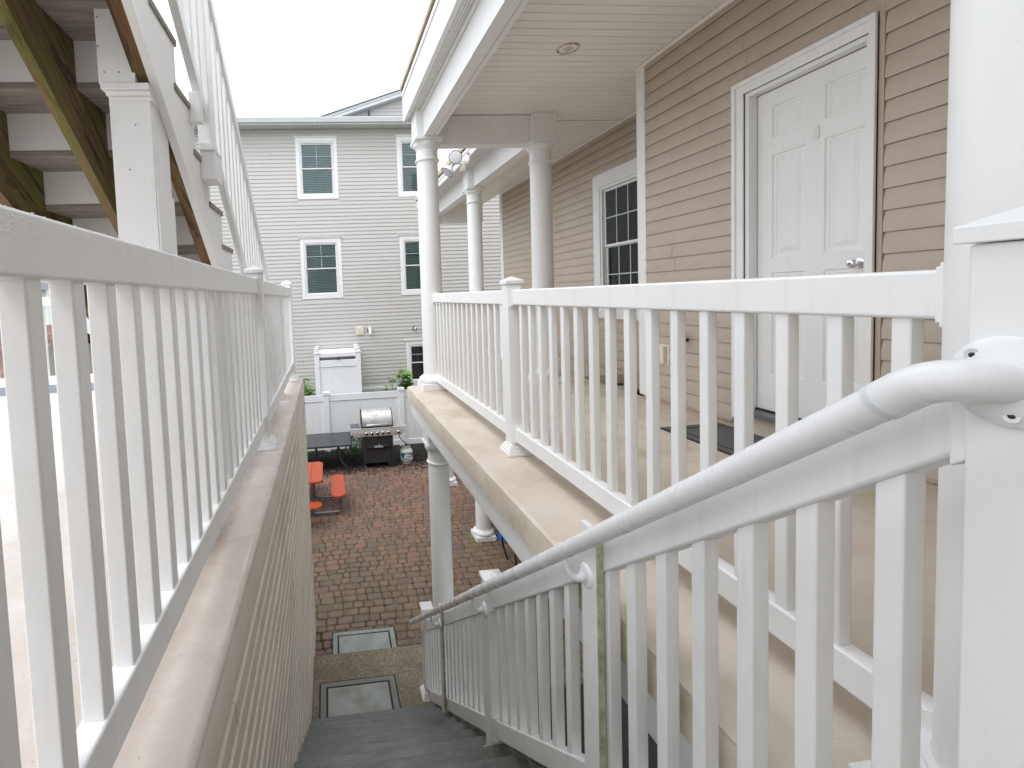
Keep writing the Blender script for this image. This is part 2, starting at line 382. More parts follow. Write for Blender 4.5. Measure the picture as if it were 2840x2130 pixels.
tag(rest.build('paver_field', 'paver', patio), kind='stuff')
# mulch bed along the fence
bed = MB(); nx, ny = 40, 8
vs = [(-3.2+9.2*i/nx, 11.64+1.38*j/ny, -0.03+0.05*math.sin(PI*min(1, (j+.6)/ny))+random.uniform(-.012, .012)) for j in range(ny+1) for i in range(nx+1)]
bed.add(vs, [(j*(nx+1)+i, j*(nx+1)+i+1, (j+1)*(nx+1)+i+1, (j+1)*(nx+1)+i) for j in range(ny) for i in range(nx)])
tag(bed.build('soil', 'soil', smooth=True), kind='structure')
chips = MB()
for i in range(5200):
    if i < 4300: x, yy = random.uniform(-0.9, 3.2), random.uniform(11.62, 12.95); z = 0.012+0.045*math.sin(PI*min(1, (yy-11.64)/1.38+.07))+random.uniform(0, .012)
    else: x, yy = random.uniform(-0.6, 2.4), 11.66-abs(random.gauss(0, 0.28)); z = 0.006
    L, W_ = random.uniform(.012, .045), random.uniform(.004, .012); a = random.uniform(0, PI); t = random.gauss(0, .35) if i < 4300 else 0
    M = Matrix.Translation((x, yy, z)) @ Matrix.Rotation(a, 4, 'Z') @ Matrix.Rotation(t, 4, 'Y')
    chips.add([M @ Vector(q) for q in ((-L,-W_,0),(L,-W_,0),(L*.9,W_,0),(-L*.9,W_,0),(-L*.8,-W_*.6,.007),(L*.8,-W_*.6,.007),(L*.7,W_*.6,.006),(-L*.7,W_*.6,.006))],
              [(4,5,6,7),(0,1,5,4),(1,2,6,5),(2,3,7,6),(3,0,4,7)])
tag(chips.build('mulch', 'mulch'), 'dark shredded mulch spread along the foot of the white fence', 'mulch', kind='stuff')
lv = MB()
for i in range(46):
    x, yy = random.uniform(-0.5, 2.6), random.uniform(11.5, 12.8); a = random.uniform(0, 6.28); s_ = random.uniform(.015, .035); z = 0.05+random.uniform(0, .02) if yy > 11.7 else .012
    M = Matrix.Translation((x, yy, z)) @ Matrix.Rotation(a, 4, 'Z') @ Matrix.Rotation(random.gauss(0, .4), 4, 'X')
    lv.add([M @ Vector(q) for q in ((-s_,0,0),(0,-s_*.5,.004),(s_,0,0),(0,s_*.5,.004))], [(0,1,2,3)])
tag(lv.build('fallen_leaves', 'leaf_brown'), 'small brown fallen leaves scattered over the black mulch', 'leaves', kind='stuff')
# concrete landing at the foot of the stairs
land = MB().box(-0.33, 0.97, 3.60, 5.22, -0.05, 0.17).build('landing', 'aggregate', bevel=0.012); tag(land, kind='structure')

# ================================================================== siding
def dutch(h, t=0.019):
    # (offset from wall, height) profile of one dutch-lap course
    return [(0.0, 0.006), (t*.7, 0.006), (t*.8, 0.0), (t, 0.0), (t*0.96, h*0.60), (t*0.60, h*0.655), (t*0.34, h*0.71), (t*0.28, h*1.07), (0.0, h*1.07)]
def lap(h, t=0.020): return [(0.0, 0.006), (t*.7, 0.006), (t*.8, 0.0), (t, 0.0), (t*0.96, h*0.40), (t*0.86, h*0.56), (t*0.70, h*0.70), (t*0.52, h*0.85), (t*0.38, h*1.06), (0.0, h*1.06)]
def clap(h, t=0.018): return [(0.0, 0.0), (t, 0.0), (t*0.97, h*0.1), (t*0.10, h*1.02), (0.0, h*1.02)]
def siding_wall(parent, prof, mat, h, z0, z1, a0, a1, place, holes=(), seams=None, name='siding_plank'):
    """planks along an axis from a0 to a1; place(a, off, z) -> xyz; holes = (a0,a1,z0,z1)"""
    cache = {}; k = 0; z = z0
    while z < z1 - 0.005:
        hh = min(h, z1 - z)
        cuts = [(a0, a1)]
        for ha0, ha1, hz0, hz1 in holes:
            if z + h*0.5 > hz0 and z + h*0.5 < hz1:
                nw = []
                for c0, c1 in cuts:
                    if ha1 <= c0 or ha0 >= c1: nw.append((c0, c1)); continue
                    if ha0 > c0: nw.append((c0, ha0))
                    if ha1 < c1: nw.append((ha1, c1))
                cuts = nw
        if seams:
            nw = []
            for c0, c1 in cuts:
                ss = [s_ for s_ in seams(k) if c0+0.1 < s_ < c1-0.1]; ed = [c0] + sorted(ss) + [c1]
                for i in range(len(ed)-1): nw.append((ed[i], ed[i+1]+(0.02 if i < len(ed)-2 else 0), i % 2))
            cuts = nw
        for c in cuts:
            c0, c1 = c[0], c[1]; lift = 0.0022 if len(c) > 2 and c[2] else 0.0
            pr = [(o + (lift if o > 0 else 0), min(q, hh)) for o, q in prof(h)]
            n_ = len(pr); vs = [place(c0, o, z+q) for o, q in pr] + [place(c1, o, z+q) for o, q in pr]
            fs = [(i, (i+1) % n_, n_+(i+1) % n_, n_+i) for i in range(n_)] + [tuple(range(n_))[::-1], tuple(range(n_, 2*n_))]
            MB().add(vs, fs).build(name, mat, parent, smooth=prof is lap)
        z += h; k += 1
H = 0.1143
DECK = 3.15; CEIL = Zr(2.02); NX = 2.99; FX = 3.69

# ================================================================== TAN HOUSE
house = thing('house', 'tan clapboard house with white door behind the porch', 'house')
door_y0, door_y1, door_z0, door_z1 = 2.338, 3.04, 3.345, 5.515
cas = 0.125; casr = 0.062
wn = B('wall', 'tan_trim', house, NX+0.0, NX+0.12, -2.5, door_y0-0.02, DECK-0.3, CEIL+0.3)
wn2 = B('wall', 'tan_trim', house, NX, NX+0.12, door_y1+0.02, 4.19, DECK-0.3, CEIL+0.3)
wn3 = B('wall', 'tan_trim', house, NX, NX+0.12, door_y0-0.02, door_y1+0.02, door_z1+0.02, CEIL+0.3)
wf = part_empty('wall', house)
B('wall_core', 'tan_trim', wf, FX, FX+0.12, 4.0, 5.10, DECK-0.3, CEIL+0.3)
B('wall_core', 'tan_trim', wf, FX, FX+0.12, 6.02, 9.50, DECK-0.3, CEIL+0.3)
B('wall_core', 'tan_trim', wf, FX, FX+0.12, 5.10, 6.02, DECK-0.3, Zr(-0.33)); B('wall_core', 'tan_trim', wf, FX, FX+0.12, 5.10, 6.02, Zr(1.40), CEIL+0.3)
B('return_wall', 'tan_trim', house, NX+0.02, FX+0.1, 4.19, 4.20, DECK-0.3, CEIL+0.3)
B('lower_wall', 'foundation', house, FX, FX+0.15, 5.0, 9.50, 0, DECK-0.15)
B('sky_block_end_wall', 'tan_siding', house, 1.34, NX, -2.62, -2.50, DECK-.3, CEIL+.3); B('wall', 'tan_siding', house, NX, NX+.12, -7, -2.5, 0, CEIL+2.9)  # unseen walls added behind the camera to shade the near post and column
B('end_wall', 'tan_trim', house, FX+0.01, FX+4, 9.40, 9.50, 0, CEIL+2.9)
casO = (door_y0-casr, door_y1+cas, DECK, door_z1+cas)
def pl_near(a, o, z): return (NX-o, a, z)
def pl_far(a, o, z): return (FX-o, a, z)
siding_wall(wn2, lap, 'tan_siding', H, Zr(-1.027), CEIL-0.02, -1.2, 4.12, pl_near, [(casO[0]-0.03, casO[1]+0.005, 0, casO[3]+0.03)],
            seams=lambda k: {22: [3.06], 23: [3.09], 10: [3.75], 11: [3.78]}.get(k, []))
win_h = (5.10, 6.13, Zr(-0.42), Zr(1.49))
siding_wall(wf, lap, 'tan_siding', H, Zr(-1.044), CEIL-0.02, 4.21, 9.42, pl_far, [win_h], seams=lambda k: {23: [7.0], 24: [7.04], 17: [6.5], 18: [6.54], 21: [5.4], 22: [5.44]}.get(k, []))
B('starter_strip', 'tan_trim', house, NX-0.016, NX, 3.19, 4.12, Zr(-1.047), Zr(-1.028), 0.003)
B('starter_strip', 'tan_trim', house, NX-0.016, NX, -1.2, 2.24, Zr(-1.047), Zr(-1.028), 0.003)
B('corner_board', 'white_vinyl', house, NX-0.022, NX+0.02, 4.105, 4.195, Zr(-1.04), CEIL-0.012, 0.004)
B('corner_board', 'white_vinyl', house, NX-0.02, NX+0.10, 4.197, 4.222, Zr(-1.04), CEIL-0.012, 0.004)
B('corner_board', 'white_vinyl', house, FX-0.026, FX+0.03, 9.40, 9.53, 0.0, CEIL-0.012, 0.004)
MB().box(NX-0.034, NX, -1.2, 4.20, CEIL-0.034, CEIL-0.006).build('ceiling_trim', 'ceiling_vinyl', house, 0.004)
MB().box(FX-0.034, FX, 4.20, 9.50, CEIL-0.034, CEIL-0.006).build('ceiling_trim', 'ceiling_vinyl', house, 0.004)
# vinyl J-channel round the door casing
jc = MB(); y0, y1, zt = casO[0]-0.028, casO[1], casO[3]
jc.box(NX-0.022, NX, y0, y0+0.026, DECK+0.1, zt+0.028); jc.box(NX-0.022, NX, y0+0.026, y1+0.004, zt+0.002, zt+0.028); jc.build('j_channel', 'tan_trim', house, 0.003)
# ---- door
door = part_empty('door', house)
RX = NX+0.045
def door_slab():
    # six raised panels cut as real steps
    ys = [door_y0, 2.385, 2.60, 2.712, 2.935, door_y1]; m = MB()
    zs = [door_z0, 3.60, 4.30, 4.40, 5.09, 5.20, 5.41, door_z1]
    for i in range(5):
        for j in range(7):
            pan = (i in (1, 3)) and (j in (1, 3, 5))
            y0, y1, z0, z1 = ys[i], ys[i+1], zs[j], zs[j+1]
            if not pan:
                m.add([(RX,y0,z0),(RX,y1,z0),(RX,y1,z1),(RX,y0,z1)], [(0,3,2,1)])
            else:
                lv_ = [(0, 0), (0.006, 0.009), (0.022, 0.009), (0.026, 0.013), (0.034, 0.013), (0.058, 0.004), (0.062, 0.003)]
                prev = None
                for ins, dp in lv_:
                    r_ = [(RX+dp,y0+ins,z0+ins),(RX+dp,y1-ins,z0+ins),(RX+dp,y1-ins,z1-ins),(RX+dp,y0+ins,z1-ins)]
                    b_ = len(m.v); m.v += r_
                    if prev is not None: m.f += [(prev+q, prev+(q+1) % 4, b_+(q+1) % 4, b_+q) for q in range(4)]
                    prev = b_
                m.f.append((prev, prev+3, prev+2, prev+1))
    m.box(RX+0.015, RX+0.045, door_y0, door_y1, door_z0, door_z1)
    return m
me = bpy.data.meshes.new('slab'); m = door_slab(); me.from_pydata(m.v, [], m.f); me.update(); me.materials.append(MATS['white_paint'])
link('slab', me, door)
fr = MB()
fr.box(NX-0.02, NX+0.05, door_y1+0.004, door_y1+0.035, DECK+0.14, door_z1+0.035); fr.box(NX-0.02, NX+0.05, door_y0-0.035, door_y0-0.004, DECK+0.14, door_z1+0.035)
fr.box(NX-0.02, NX+0.05, door_y0-0.004, door_y1+0.004, door_z1+0.006, door_z1+0.035); fr.build('door_frame', 'white_paint', door, 0.002)
cs = MB()
for a, b, q in ((0.035, cas, 0.030), (0.035, 0.060, 0.036), (cas-0.03, cas, 0.042)):
    cs.box(NX-q, NX-0.012+0.012, door_y1+a, door_y1+b, DECK+0.10, door_z1+b); cs.box(NX-q, NX, door_y0-min(b, casr), door_y0-min(a, casr-.022)+.010, DECK+0.10, door_z1+b)
    cs.box(NX-q-0.001, NX, door_y0-min(a, casr-.002), door_y1+a, door_z1+a, door_z1+b)
cs.build('casing', 'white_paint', door, 0.003)
MB().box(NX-0.06, NX+0.06, door_y0-0.03, door_y1+0.03, door_z0-0.045, door_z0-0.012).build('threshold', 'steel_grey', door, 0.004)
MB().box(NX+0.03, NX+0.07, door_y0, door_y1, door_z0-0.012, door_z0-0.001).build('sweep', 'dark_gap', door)
gp = MB(); gp.box(NX+.051, NX+.07, door_y1+.0005, door_y1+.0045, door_z0, door_z1+.006); gp.box(NX+.051, NX+.07, door_y0-.0045, door_y0-.0005, door_z0, door_z1+.006); gp.box(NX+.051, NX+.07, door_y0, door_y1, door_z1+.0005, door_z1+.006); gp.build('gap', 'dark_gap', door)
k = MB(); ky, kz = 2.402, Zr(0.074)
k.tube([(RX, ky, kz), (RX-0.006, ky, kz), (RX-0.010, ky, kz), (RX-0.03, ky, kz), (RX-0.04, ky, kz), (RX-0.058, ky, kz), (RX-0.066, ky, kz), (RX-0.068, ky, kz)], 0, 20, [0.029, 0.029, 0.014, 0.011, 0.020, 0.0245, 0.019, 0.011])
k.build('knob', 'chrome', door, smooth=True)
MB().tube([(RX-0.0675, ky, kz), (RX-0.0705, ky, kz)], 0.006, 10).build('keyhole', 'black_plastic', door)
vp = MB(); vy, vz = 2.659, Zr(0.892)
pts = []
for a in range(24):
    t = 2*PI*a/24; pts.append((vy+0.030*math.copysign(abs(math.cos(t))**0.4, math.cos(t)), vz+0.040*math.copysign(abs(math.sin(t))**0.4, math.sin(t))))
vp.prism(pts, 'x', RX-0.010, RX); vp.prism([(vy+(p[0]-vy)*.62, vz+(p[1]-vz)*.62) for p in pts], 'x', RX-0.014, RX-0.010); vp.tube([(RX-0.014, vy, vz), (RX-0.018, vy, vz)], 0.011, 16)
vp.build('peephole_plate', 'white_paint', door, smooth=True)
B('sill_curb', 'deck_membrane', house, NX-0.005, NX+0.2, door_y0-casr, door_y1+cas, DECK, door_z0-0.046, 0.01)
# ---- porch window on the far wall
def window(parent, place, a0, a1, z0, z1, trim, cols, rows_up, rows_lo, fm, blindmat, sash=0.05, head=True, depth=0.08, sillx=0.0, slat=0.045, trimmat='frame_white', gap=0.06):
    """place(a, off, z): off>0 towards the viewer. a0..a1,z0..z1 = outer trim"""
    w_ = part_empty('window', parent)
    def bx(m, p0, p1, o0, o1, q0, q1):
        A = place(p0, o0, q0); C_ = place(p1, o1, q1); m.box(A[0], C_[0], A[1], C_[1], A[2], C_[2])
    m = MB(); t = trim
    bx(m, a0, a0+t, 0, .024, z0, z1); bx(m, a1-t, a1, 0, .024, z0, z1); bx(m, a0+t, a1-t, 0, .024, z1-t*1.15, z1); bx(m, a0+t, a1-t, 0, .024, z0, z0+t)
    m.build('trim', trimmat, w_, 0.003)
    if head:
        m = MB(); bx(m, a0-0.025, a1+0.025, 0, .045, z1+.002, z1+0.032); bx(m, a0-0.04, a1+0.04, 0, .062, z1+0.0325, z1+0.046); m.build('head_cap', trimmat, w_, 0.004)
    ia0, ia1, iz0, iz1 = a0+t+.004, a1-t-.004, z0+t+.004, z1-t*1.15-.004
    m = MB(); f = 0.035
    bx(m, ia0, ia0+f, -depth, .014, iz0, iz1); bx(m, ia1-f, ia1, -depth, .014, iz0, iz1); bx(m, ia0+f, ia1-f, -depth, .014, iz1-f, iz1); bx(m, ia0+f, ia1-f, -depth, .014, iz0, iz0+f)
    m.build('frame', fm, w_, 0.002)
    ja0, ja1, jz0, jz1 = ia0+f+.002, ia1-f-.002, iz0+f+.002, iz1-f-.002; mid = (jz0+jz1)/2; s_ = sash*0.62
    for lo, hi, o, rows in ((mid, jz1, -0.020, rows_up), (jz0, mid+0.02, -0.044, rows_lo)):
        m = MB(); bx(m, ja0, ja0+s_, o-.02, o, lo, hi); bx(m, ja1-s_, ja1, o-.02, o, lo, hi); bx(m, ja0+s_, ja1-s_, o-.02, o, hi-s_, hi); bx(m, ja0+s_, ja1-s_, o-.02, o, lo, lo+s_)
        m.build('sash', fm, w_, 0.002)
        m = MB(); bx(m, ja0+s_, ja1-s_, o-.012, o-.008, lo+s_, hi-s_); m.build('pane', 'glass', w_)
        if rows > 0:
            m = MB(); g_ = 0.0065
            for c in range(1, cols): x_ = ja0+s_+(ja1-ja0-2*s_)*c/cols; bx(m, x_-g_, x_+g_, o-.0075, o-.002, lo+s_, hi-s_)
            for r_ in range(1, rows): q_ = lo+s_+(hi-lo-2*s_)*r_/rows; bx(m, ja0+s_, ja1-s_, o-.0076, o-.0021, q_-g_, q_+g_)
            m.build('muntin', 'muntin_grey', w_)
    m = MB(); q_ = jz0+0.01
    while q_ < jz1-.02:
        A = [place(ja0, -gap-.004, q_), place(ja1, -gap-.004, q_), place(ja1, -gap-.020, q_+slat*0.80), place(ja0, -gap-.020, q_+slat*0.80)]
        m.add(A, [(0,1,2,3)]); q_ += slat
    tag(m.build('blind', blindmat, w_), kind='stuff')
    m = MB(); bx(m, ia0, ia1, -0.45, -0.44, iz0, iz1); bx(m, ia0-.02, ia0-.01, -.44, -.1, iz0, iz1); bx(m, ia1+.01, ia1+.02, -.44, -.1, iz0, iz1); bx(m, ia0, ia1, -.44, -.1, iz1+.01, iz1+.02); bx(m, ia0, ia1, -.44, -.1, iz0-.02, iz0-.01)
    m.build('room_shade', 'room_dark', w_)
    return w_
window(house, pl_far, 5.00, 6.125, Zr(-0.415), Zr(1.487), 0.15, 3, 2, 2, 'frame_white', 'blind_grey', head=False)
# things on the house wall
ob = thing('outlet_box', 'beige weatherproof outlet box on tan wall beside the porch door', 'outlet box')
B('backplate', 'outlet_beige', ob, NX-0.020, NX-0.013, 3.82, 3.985, Zr(-0.72), Zr(-0.53), 0.003); B('cover', 'outlet_beige', ob, NX-0.055, NX-0.0205, 3.85, 3.96, Zr(-0.70), Zr(-0.545), 0.006)
hb = thing('hose_spigot', 'small black hose spigot on tan wall next to the outlet box', 'spigot')
MB().tube([(NX-0.005, 3.62, Zr(-0.47)), (NX-0.07, 3.62, Zr(-0.47)), (NX-0.09, 3.62, Zr(-0.49)), (NX-0.095, 3.62, Zr(-0.53))], 0.013, 10).build('pipe', 'black_plastic', hb, smooth=True)
MB().disc((NX-0.07, 3.62, Zr(-0.425)), (0, 0, 1), 0.03, 0.012, 14).build('valve_wheel', 'black_plastic', hb); MB().tube([(NX-0.07, 3.62, Zr(-0.465)), (NX-0.07, 3.62, Zr(-0.42))], 0.007, 8).build('stem', 'black_plastic', hb)

# ================================================================== PORCH
porch = thing('porch', 'white porch with round columns, beige deck and beadboard ceiling', 'porch')
XE = 0.925
sl_ = MB().prism([(XE, DECK-0.135), (XE, DECK-0.030), (XE+0.006, DECK-0.010), (XE+0.022, DECK-0.001), (XE+0.03, DECK), (NX+0.1, DECK), (NX+0.1, DECK-0.135)], 'y', -2.5, 5.56)
slab = sl_.build('deck_slab', 'deck_membrane', porch, smooth=True)
MB().prism([(XE-0.004, DECK-0.140), (XE-0.004, DECK-0.026), (XE+0.0, DECK-0.012), (XE+0.05, DECK-0.14)], 'y', -2.5, 5.562).build('drip_edge', 'deck_edge', slab, smooth=True)
B('deck_slab', 'deck_membrane', porch, 2.24, FX+0.1, 5.565, 11.0, DECK-0.135, DECK-0.004, 0.015)
B('rim_board', 'white_paint', porch, XE+0.035, XE+0.075, -2.5, 3.10, DECK-0.315, DECK-0.142, 0.003); B('rim_board', 'white_paint', porch, XE+0.035, XE+0.075, 3.105, 5.52, DECK-0.315, DECK-0.142, 0.003)
B('rim_soffit', 'white_paint', porch, XE+0.045, XE+0.32, -2.5, 5.50, DECK-0.345, DECK-0.3175, 0.003)
B('rim_board', 'white_paint', porch, XE+0.05, FX, 5.47, 5.52, DECK-0.315, DECK-0.145, 0.003); B('rim_board', 'white_paint', porch, 2.30, 2.34, 5.53, 10.5, DECK-0.33, DECK-0.14, 0.003)
B('under_ceiling', 'ceiling_vinyl', porch, XE+0.33, FX, -2.5, 5.46, DECK-0.30, DECK-0.28); B('under_ceiling', 'ceiling_vinyl', porch, 2.36, FX, 5.53, 10.5, DECK-0.30, DECK-0.28)
# columns
def column(cx, cy, zb, zt, r=0.125, box_top=None, base=True):
    c = part_empty('column', porch); a = zt
    prof = [(r*1.0, zb+0.17 if base else zb), (r*1.0, zb+0.6), (r*0.985, (zb+zt)/2), (r*0.955, a-0.245)]
    MB().lathe(prof, cx, cy, 48).build('shaft', 'column_white', c, smooth=True)
    ring = [(r*.95, a-.255), (r*1.06, a-.25), (r*1.10, a-.240), (r*1.10, a-.232), (r*1.04, a-.222), (r*.97, a-.218), (r*.96, a-.120), (r*1.03, a-.112), (r*1.03, a-.100), (r*1.10, a-.095), (r*1.22, a-.070), (r*1.24, a-.055), (r*1.24, a-.05)]
    MB().lathe(ring, cx, cy, 48).build('capital', 'column_white', c, smooth=True)
    ab = MB(); hw = 0.160; ab.box(cx-hw*.9, cx+hw*.9, cy-hw*.9, cy+hw*.9, a-.050, a-.033); ab.box(cx-hw, cx+hw, cy-hw, cy+hw, a-.0329, a-.001); ab.build('abacus', 'white_paint', c, 0.004)
    if base:
        B('plinth', 'white_paint', c, cx-.172, cx+.172, cy-.172, cy+.172, zb+.001, zb+.075, 0.004)
        bs = [(r*1.36, zb+.0755)] + [(r*1.22+0.026*math.cos(t), zb+.110+0.034*math.sin(t)) for t in [(-.9+1.8*i/8)*PI/2 for i in range(9)]] + [(r*1.16, zb+.146), (r*1.12, zb+.150), (r*1.12, zb+.158), (r*1.02, zb+.166), (r*1.0, zb+.180)]
        MB().lathe(bs, cx, cy, 48).build('base', 'white_paint', c, smooth=True)
    if box_top:
        hb_ = 0.140; B('block', 'white_paint', c, cx-hb_, cx+hb_, cy-hb_, cy+hb_, zt, box_top, 0.003)
    return c
BB = Zr(1.757)
C1X, CY = 1.223, 5.37
column(C1X, CY, DECK, BB, box_top=CEIL+0.03); column(C1X, 0.672, DECK, BB, box_top=CEIL+0.03)
column(2.575, CY, DECK-0.002, Zr(1.72), box_top=CEIL-0.004); column(2.575, 7.85, DECK-0.002, BB, box_top=CEIL+0.03); column(2.575, 10.75, DECK-0.002, BB, box_top=CEIL+0.03)
LT = DECK-0.62
column(C1X, 5.32, 0, LT, box_top=DECK-0.346); column(2.53, 7.74, 0, LT, box_top=DECK-0.346); column(2.53, 10.12, 0, LT, box_top=DECK-0.346)
# beams
def cased(name, x0, x1, y0, y1, z0, z1): return B(name, 'white_paint', porch, x0, x1, y0, y1, z0, z1, 0.003)
cased('beam', 1.161, 1.318, -2.5, 3.49, BB, CEIL+0.03); cased('beam', 1.163, 1.316, 3.493, 5.23, BB, CEIL+0.03)
MB().box(1.268, 1.2705, -2.5, 5.22, BB-0.0012, BB+0.01).build('beam_seam', 'slat_dark', porch)
cased('beam', 1.365, 2.433, 5.33, 5.48, Zr(1.695), CEIL-0.003); cased('beam_moulding', 1.365, 2.431, 5.318, 5.33, Zr(1.935), Zr(2.008)); cased('beam_cap', 1.365, 2.430, 5.305, 5.318, Zr(1.985), Zr(2.012))
cased('beam', 2.53, 2.69, 5.512, 7.70, BB, CEIL+0.03); cased('beam', 2.53, 2.69, 8.0, 10.6, BB, CEIL+0.03)
cased('beam', 2.72, FX, 10.62, 10.80, Zr(1.62), CEIL+0.02)
# beadboard ceiling planks
def ceiling(x0, x1, y0, y1, z):
    c = part_empty('ceiling', porch); p = 0.1; y = y0; i = 0
    pr = None
    while y < y1-0.01:
        e = min(y+p, y1); m = MB()
        pr = [(y+.0005, z), (e-.011, z), (e-.008, z+.0045), (e-.0005, z+.0045), (e-.0005, z+.018), (y+.0005, z+.018)]
        m.prism(pr, 'x', x0, x1) if False else None
        vs = [(x0, a, b) for a, b in pr] + [(x1, a, b) for a, b in pr]; n_ = 6
        m.add(vs, [(q, (q+1) % n_, n_+(q+1) % n_, n_+q) for q in range(n_)] + [tuple(range(n_)), tuple(range(n_, 2*n_))])
        m.build('ceiling_plank', 'ceiling_vinyl', c); y = e
ceiling(1.318, NX, 0.2, 4.2, CEIL); ceiling(1.318, FX, 4.2, 5.5, CEIL); ceiling(2.69, FX, 5.52, 10.7, CEIL)
# fascia, perforated soffit and upper deck
def eave(xf, xi, y0, y1, zs, zt, joints):
    B('soffit_frame', 'white_paint', porch, xf+0.003, xf+0.045, y0, y1, zs, zs+0.012, 0.002); B('soffit_trim', 'white_paint', porch, xi-0.024, xi-0.001, y0, y1, zs-0.022, zs+0.010, 0.003)
    sf = part_empty('soffit', porch); y = y0
    while y < y1-.01:
        e = min(y+0.115, y1); m = MB(); pr = [(y, zs+.010), (y+.012, zs+.004), (e-.012, zs+.004), (e, zs+.010), (e, zs+.016), (y, zs+.016)]
        vs = [(xf+.044, a, b) for a, b in pr] + [(xi-.022, a, b) for a, b in pr]; m.add(vs, [(q, (q+1) % 6, 6+(q+1) % 6, 6+q) for q in range(6)]); m.build('soffit_panel', 'soffit_vent', sf); y = e
    ed = [y0] + joints + [y1]
    for i in range(len(ed)-1): B('fascia', 'white_paint', porch, xf, xf+0.022, ed[i]+.001, ed[i+1]-.001, zs-0.012, zt, 0.003)
    B('fascia_lip', 'white_paint', porch, xf-0.012, xf+0.0, y0, y1, zt-0.05, zt-0.002, 0.004)
    B('upper_deck_slab', 'deck_edge', porch, xf-0.03, FX+0.1, y0, y1, zt+0.028, zt+0.10, 0.01); B('drip_flashing', 'raw_wood', porch, xf-0.01, xf+0.1, y0, y1-.01, zt+0.001, zt+0.027)
    B('fascia_end', 'white_paint', porch, xf+.0005, FX, y1+.001, y1+0.02, zs-0.012, zt, 0.003)
eave(1.0, 1.160, -2.5, 5.56, Zr(2.045), Zr(2.36), [3.80])
eave(2.22, 2.53, 5.60, 11.0, Zr(2.045), Zr(2.17), [])

# ================================================================== RAILINGS
def post(parent, cx, cy, zb, zt, hw=0.051, mat='white_vinyl', base=True, cap=True, name='post'):
    p = part_empty(name, parent)
    B('shaft', mat, p, cx-hw, cx+hw, cy-hw, cy+hw, zb, zt, 0.005)
    if cap:
        c = hw+0.010; m = MB(); zz = zt+0.001
        m.add([(cx-c,cy-c,zz),(cx+c,cy-c,zz),(cx+c,cy+c,zz),(cx-c,cy+c,zz),(cx-c,cy-c,zz+.022),(cx+c,cy-c,zz+.022),(cx+c,cy+c,zz+.022),(cx-c,cy+c,zz+.022),
               (cx-c*.72,cy-c*.72,zz+.031),(cx+c*.72,cy-c*.72,zz+.031),(cx+c*.72,cy+c*.72,zz+.031),(cx-c*.72,cy+c*.72,zz+.031),(cx,cy,zz+.052)],
              [(0,3,2,1),(0,1,5,4),(1,2,6,5),(2,3,7,6),(3,0,4,7),(4,5,9,8),(5,6,10,9),(6,7,11,10),(7,4,8,11),(8,9,12),(9,10,12),(10,11,12),(11,8,12)])
        m.build('cap', mat, p, 0.002)
    if base:
        m = MB()
        for k, (e, z0, z1) in enumerate(((.034, 0.001, .022), (.025, .0221, .040), (.016, .0401, .056), (.008, .0561, .068))): m.box(cx-hw-e, cx+hw+e, cy-hw-e, cy+hw+e, zb+z0, zb+z1)
        m.build('base_trim', mat, p, 0.003)
    return p
def collar(parent, axis, c, at, z0, z1, hw=0.040, th=0.022, mat='white_vinyl'):
    m = MB(); e = 0.014
    for k, (g_, t0, t1) in enumerate(((0.0, 0, th*.45), (-0.008, th*.45, th))):
        if th < 0: t0, t1 = t0, t1
        a0, a1 = at+t0, at+t1
        if axis == 'y': m.box(c-hw-g_, c+hw+g_, min(a0, a1), max(a0, a1), z0-e-g_, z1+e+g_)
        else: m.box(min(a0, a1), max(a0, a1), c-hw-g_, c+hw+g_, z0-e-g_, z1+e+g_)
    return m.build('rail_bracket', mat, parent, 0.003)
def level_rail(parent, axis, c, a0, a1, zt0, zt1, zb0, zb1, bal, hw=0.027, bw=0.0178, mat='white_vinyl', cb=True):
    def bx(n_, p0, p1, w_, z0, z1, bv):
        return B(n_, mat, parent, c-w_, c+w_, p0, p1, z0, z1, bv) if axis == 'y' else B(n_, mat, parent, p0, p1, c-w_, c+w_, z0, z1, bv)
    bx('top_rail', a0+.003, a1-.003, hw, zt0, zt1, 0.009); bx('bottom_rail', a0+.003, a1-.003, hw, zb0, zb1, 0.007)
    if cb:
        for z0, z1 in ((zt0, zt1), (zb0, zb1)):
            collar(parent, axis, c, a0, z0, z1, th=0.022, mat=mat); collar(parent, axis, c, a1, z0, z1, th=-0.022, mat=mat)
    me = None
    for b in bal:
        if me is None:
            ob_ = MB().box(-bw, bw, -bw, bw, zb1-.002, zt0+.002).build('baluster', mat, parent, 0.0045); me = ob_.data
        else: ob_ = link('baluster', me, parent, 0.0045)
        ob_.location = (c, b, 0) if axis == 'y' else (b, c, 0)
RT0, RT1, RB0, RB1 = Zr(-0.093), Zr(0.007), Zr(-1.003), Zr(-0.911)
rr = thing('deck_railing', 'white vinyl railing along the beige porch deck right of the stairs', 'railing')
RX_ = 1.237
post(rr, RX_, 3.035, DECK, Zr(0.045))
level_rail(rr, 'y', RX_, 0.800, 2.984, RT0, RT1, RB0, RB1, [2.870-0.1322*i for i in range(16)])
level_rail(rr, 'y', RX_, 3.086, 5.255, RT0, RT1, RB0, RB1, [3.086+2.169*(i+.75)/15.6 for i in range(15)])
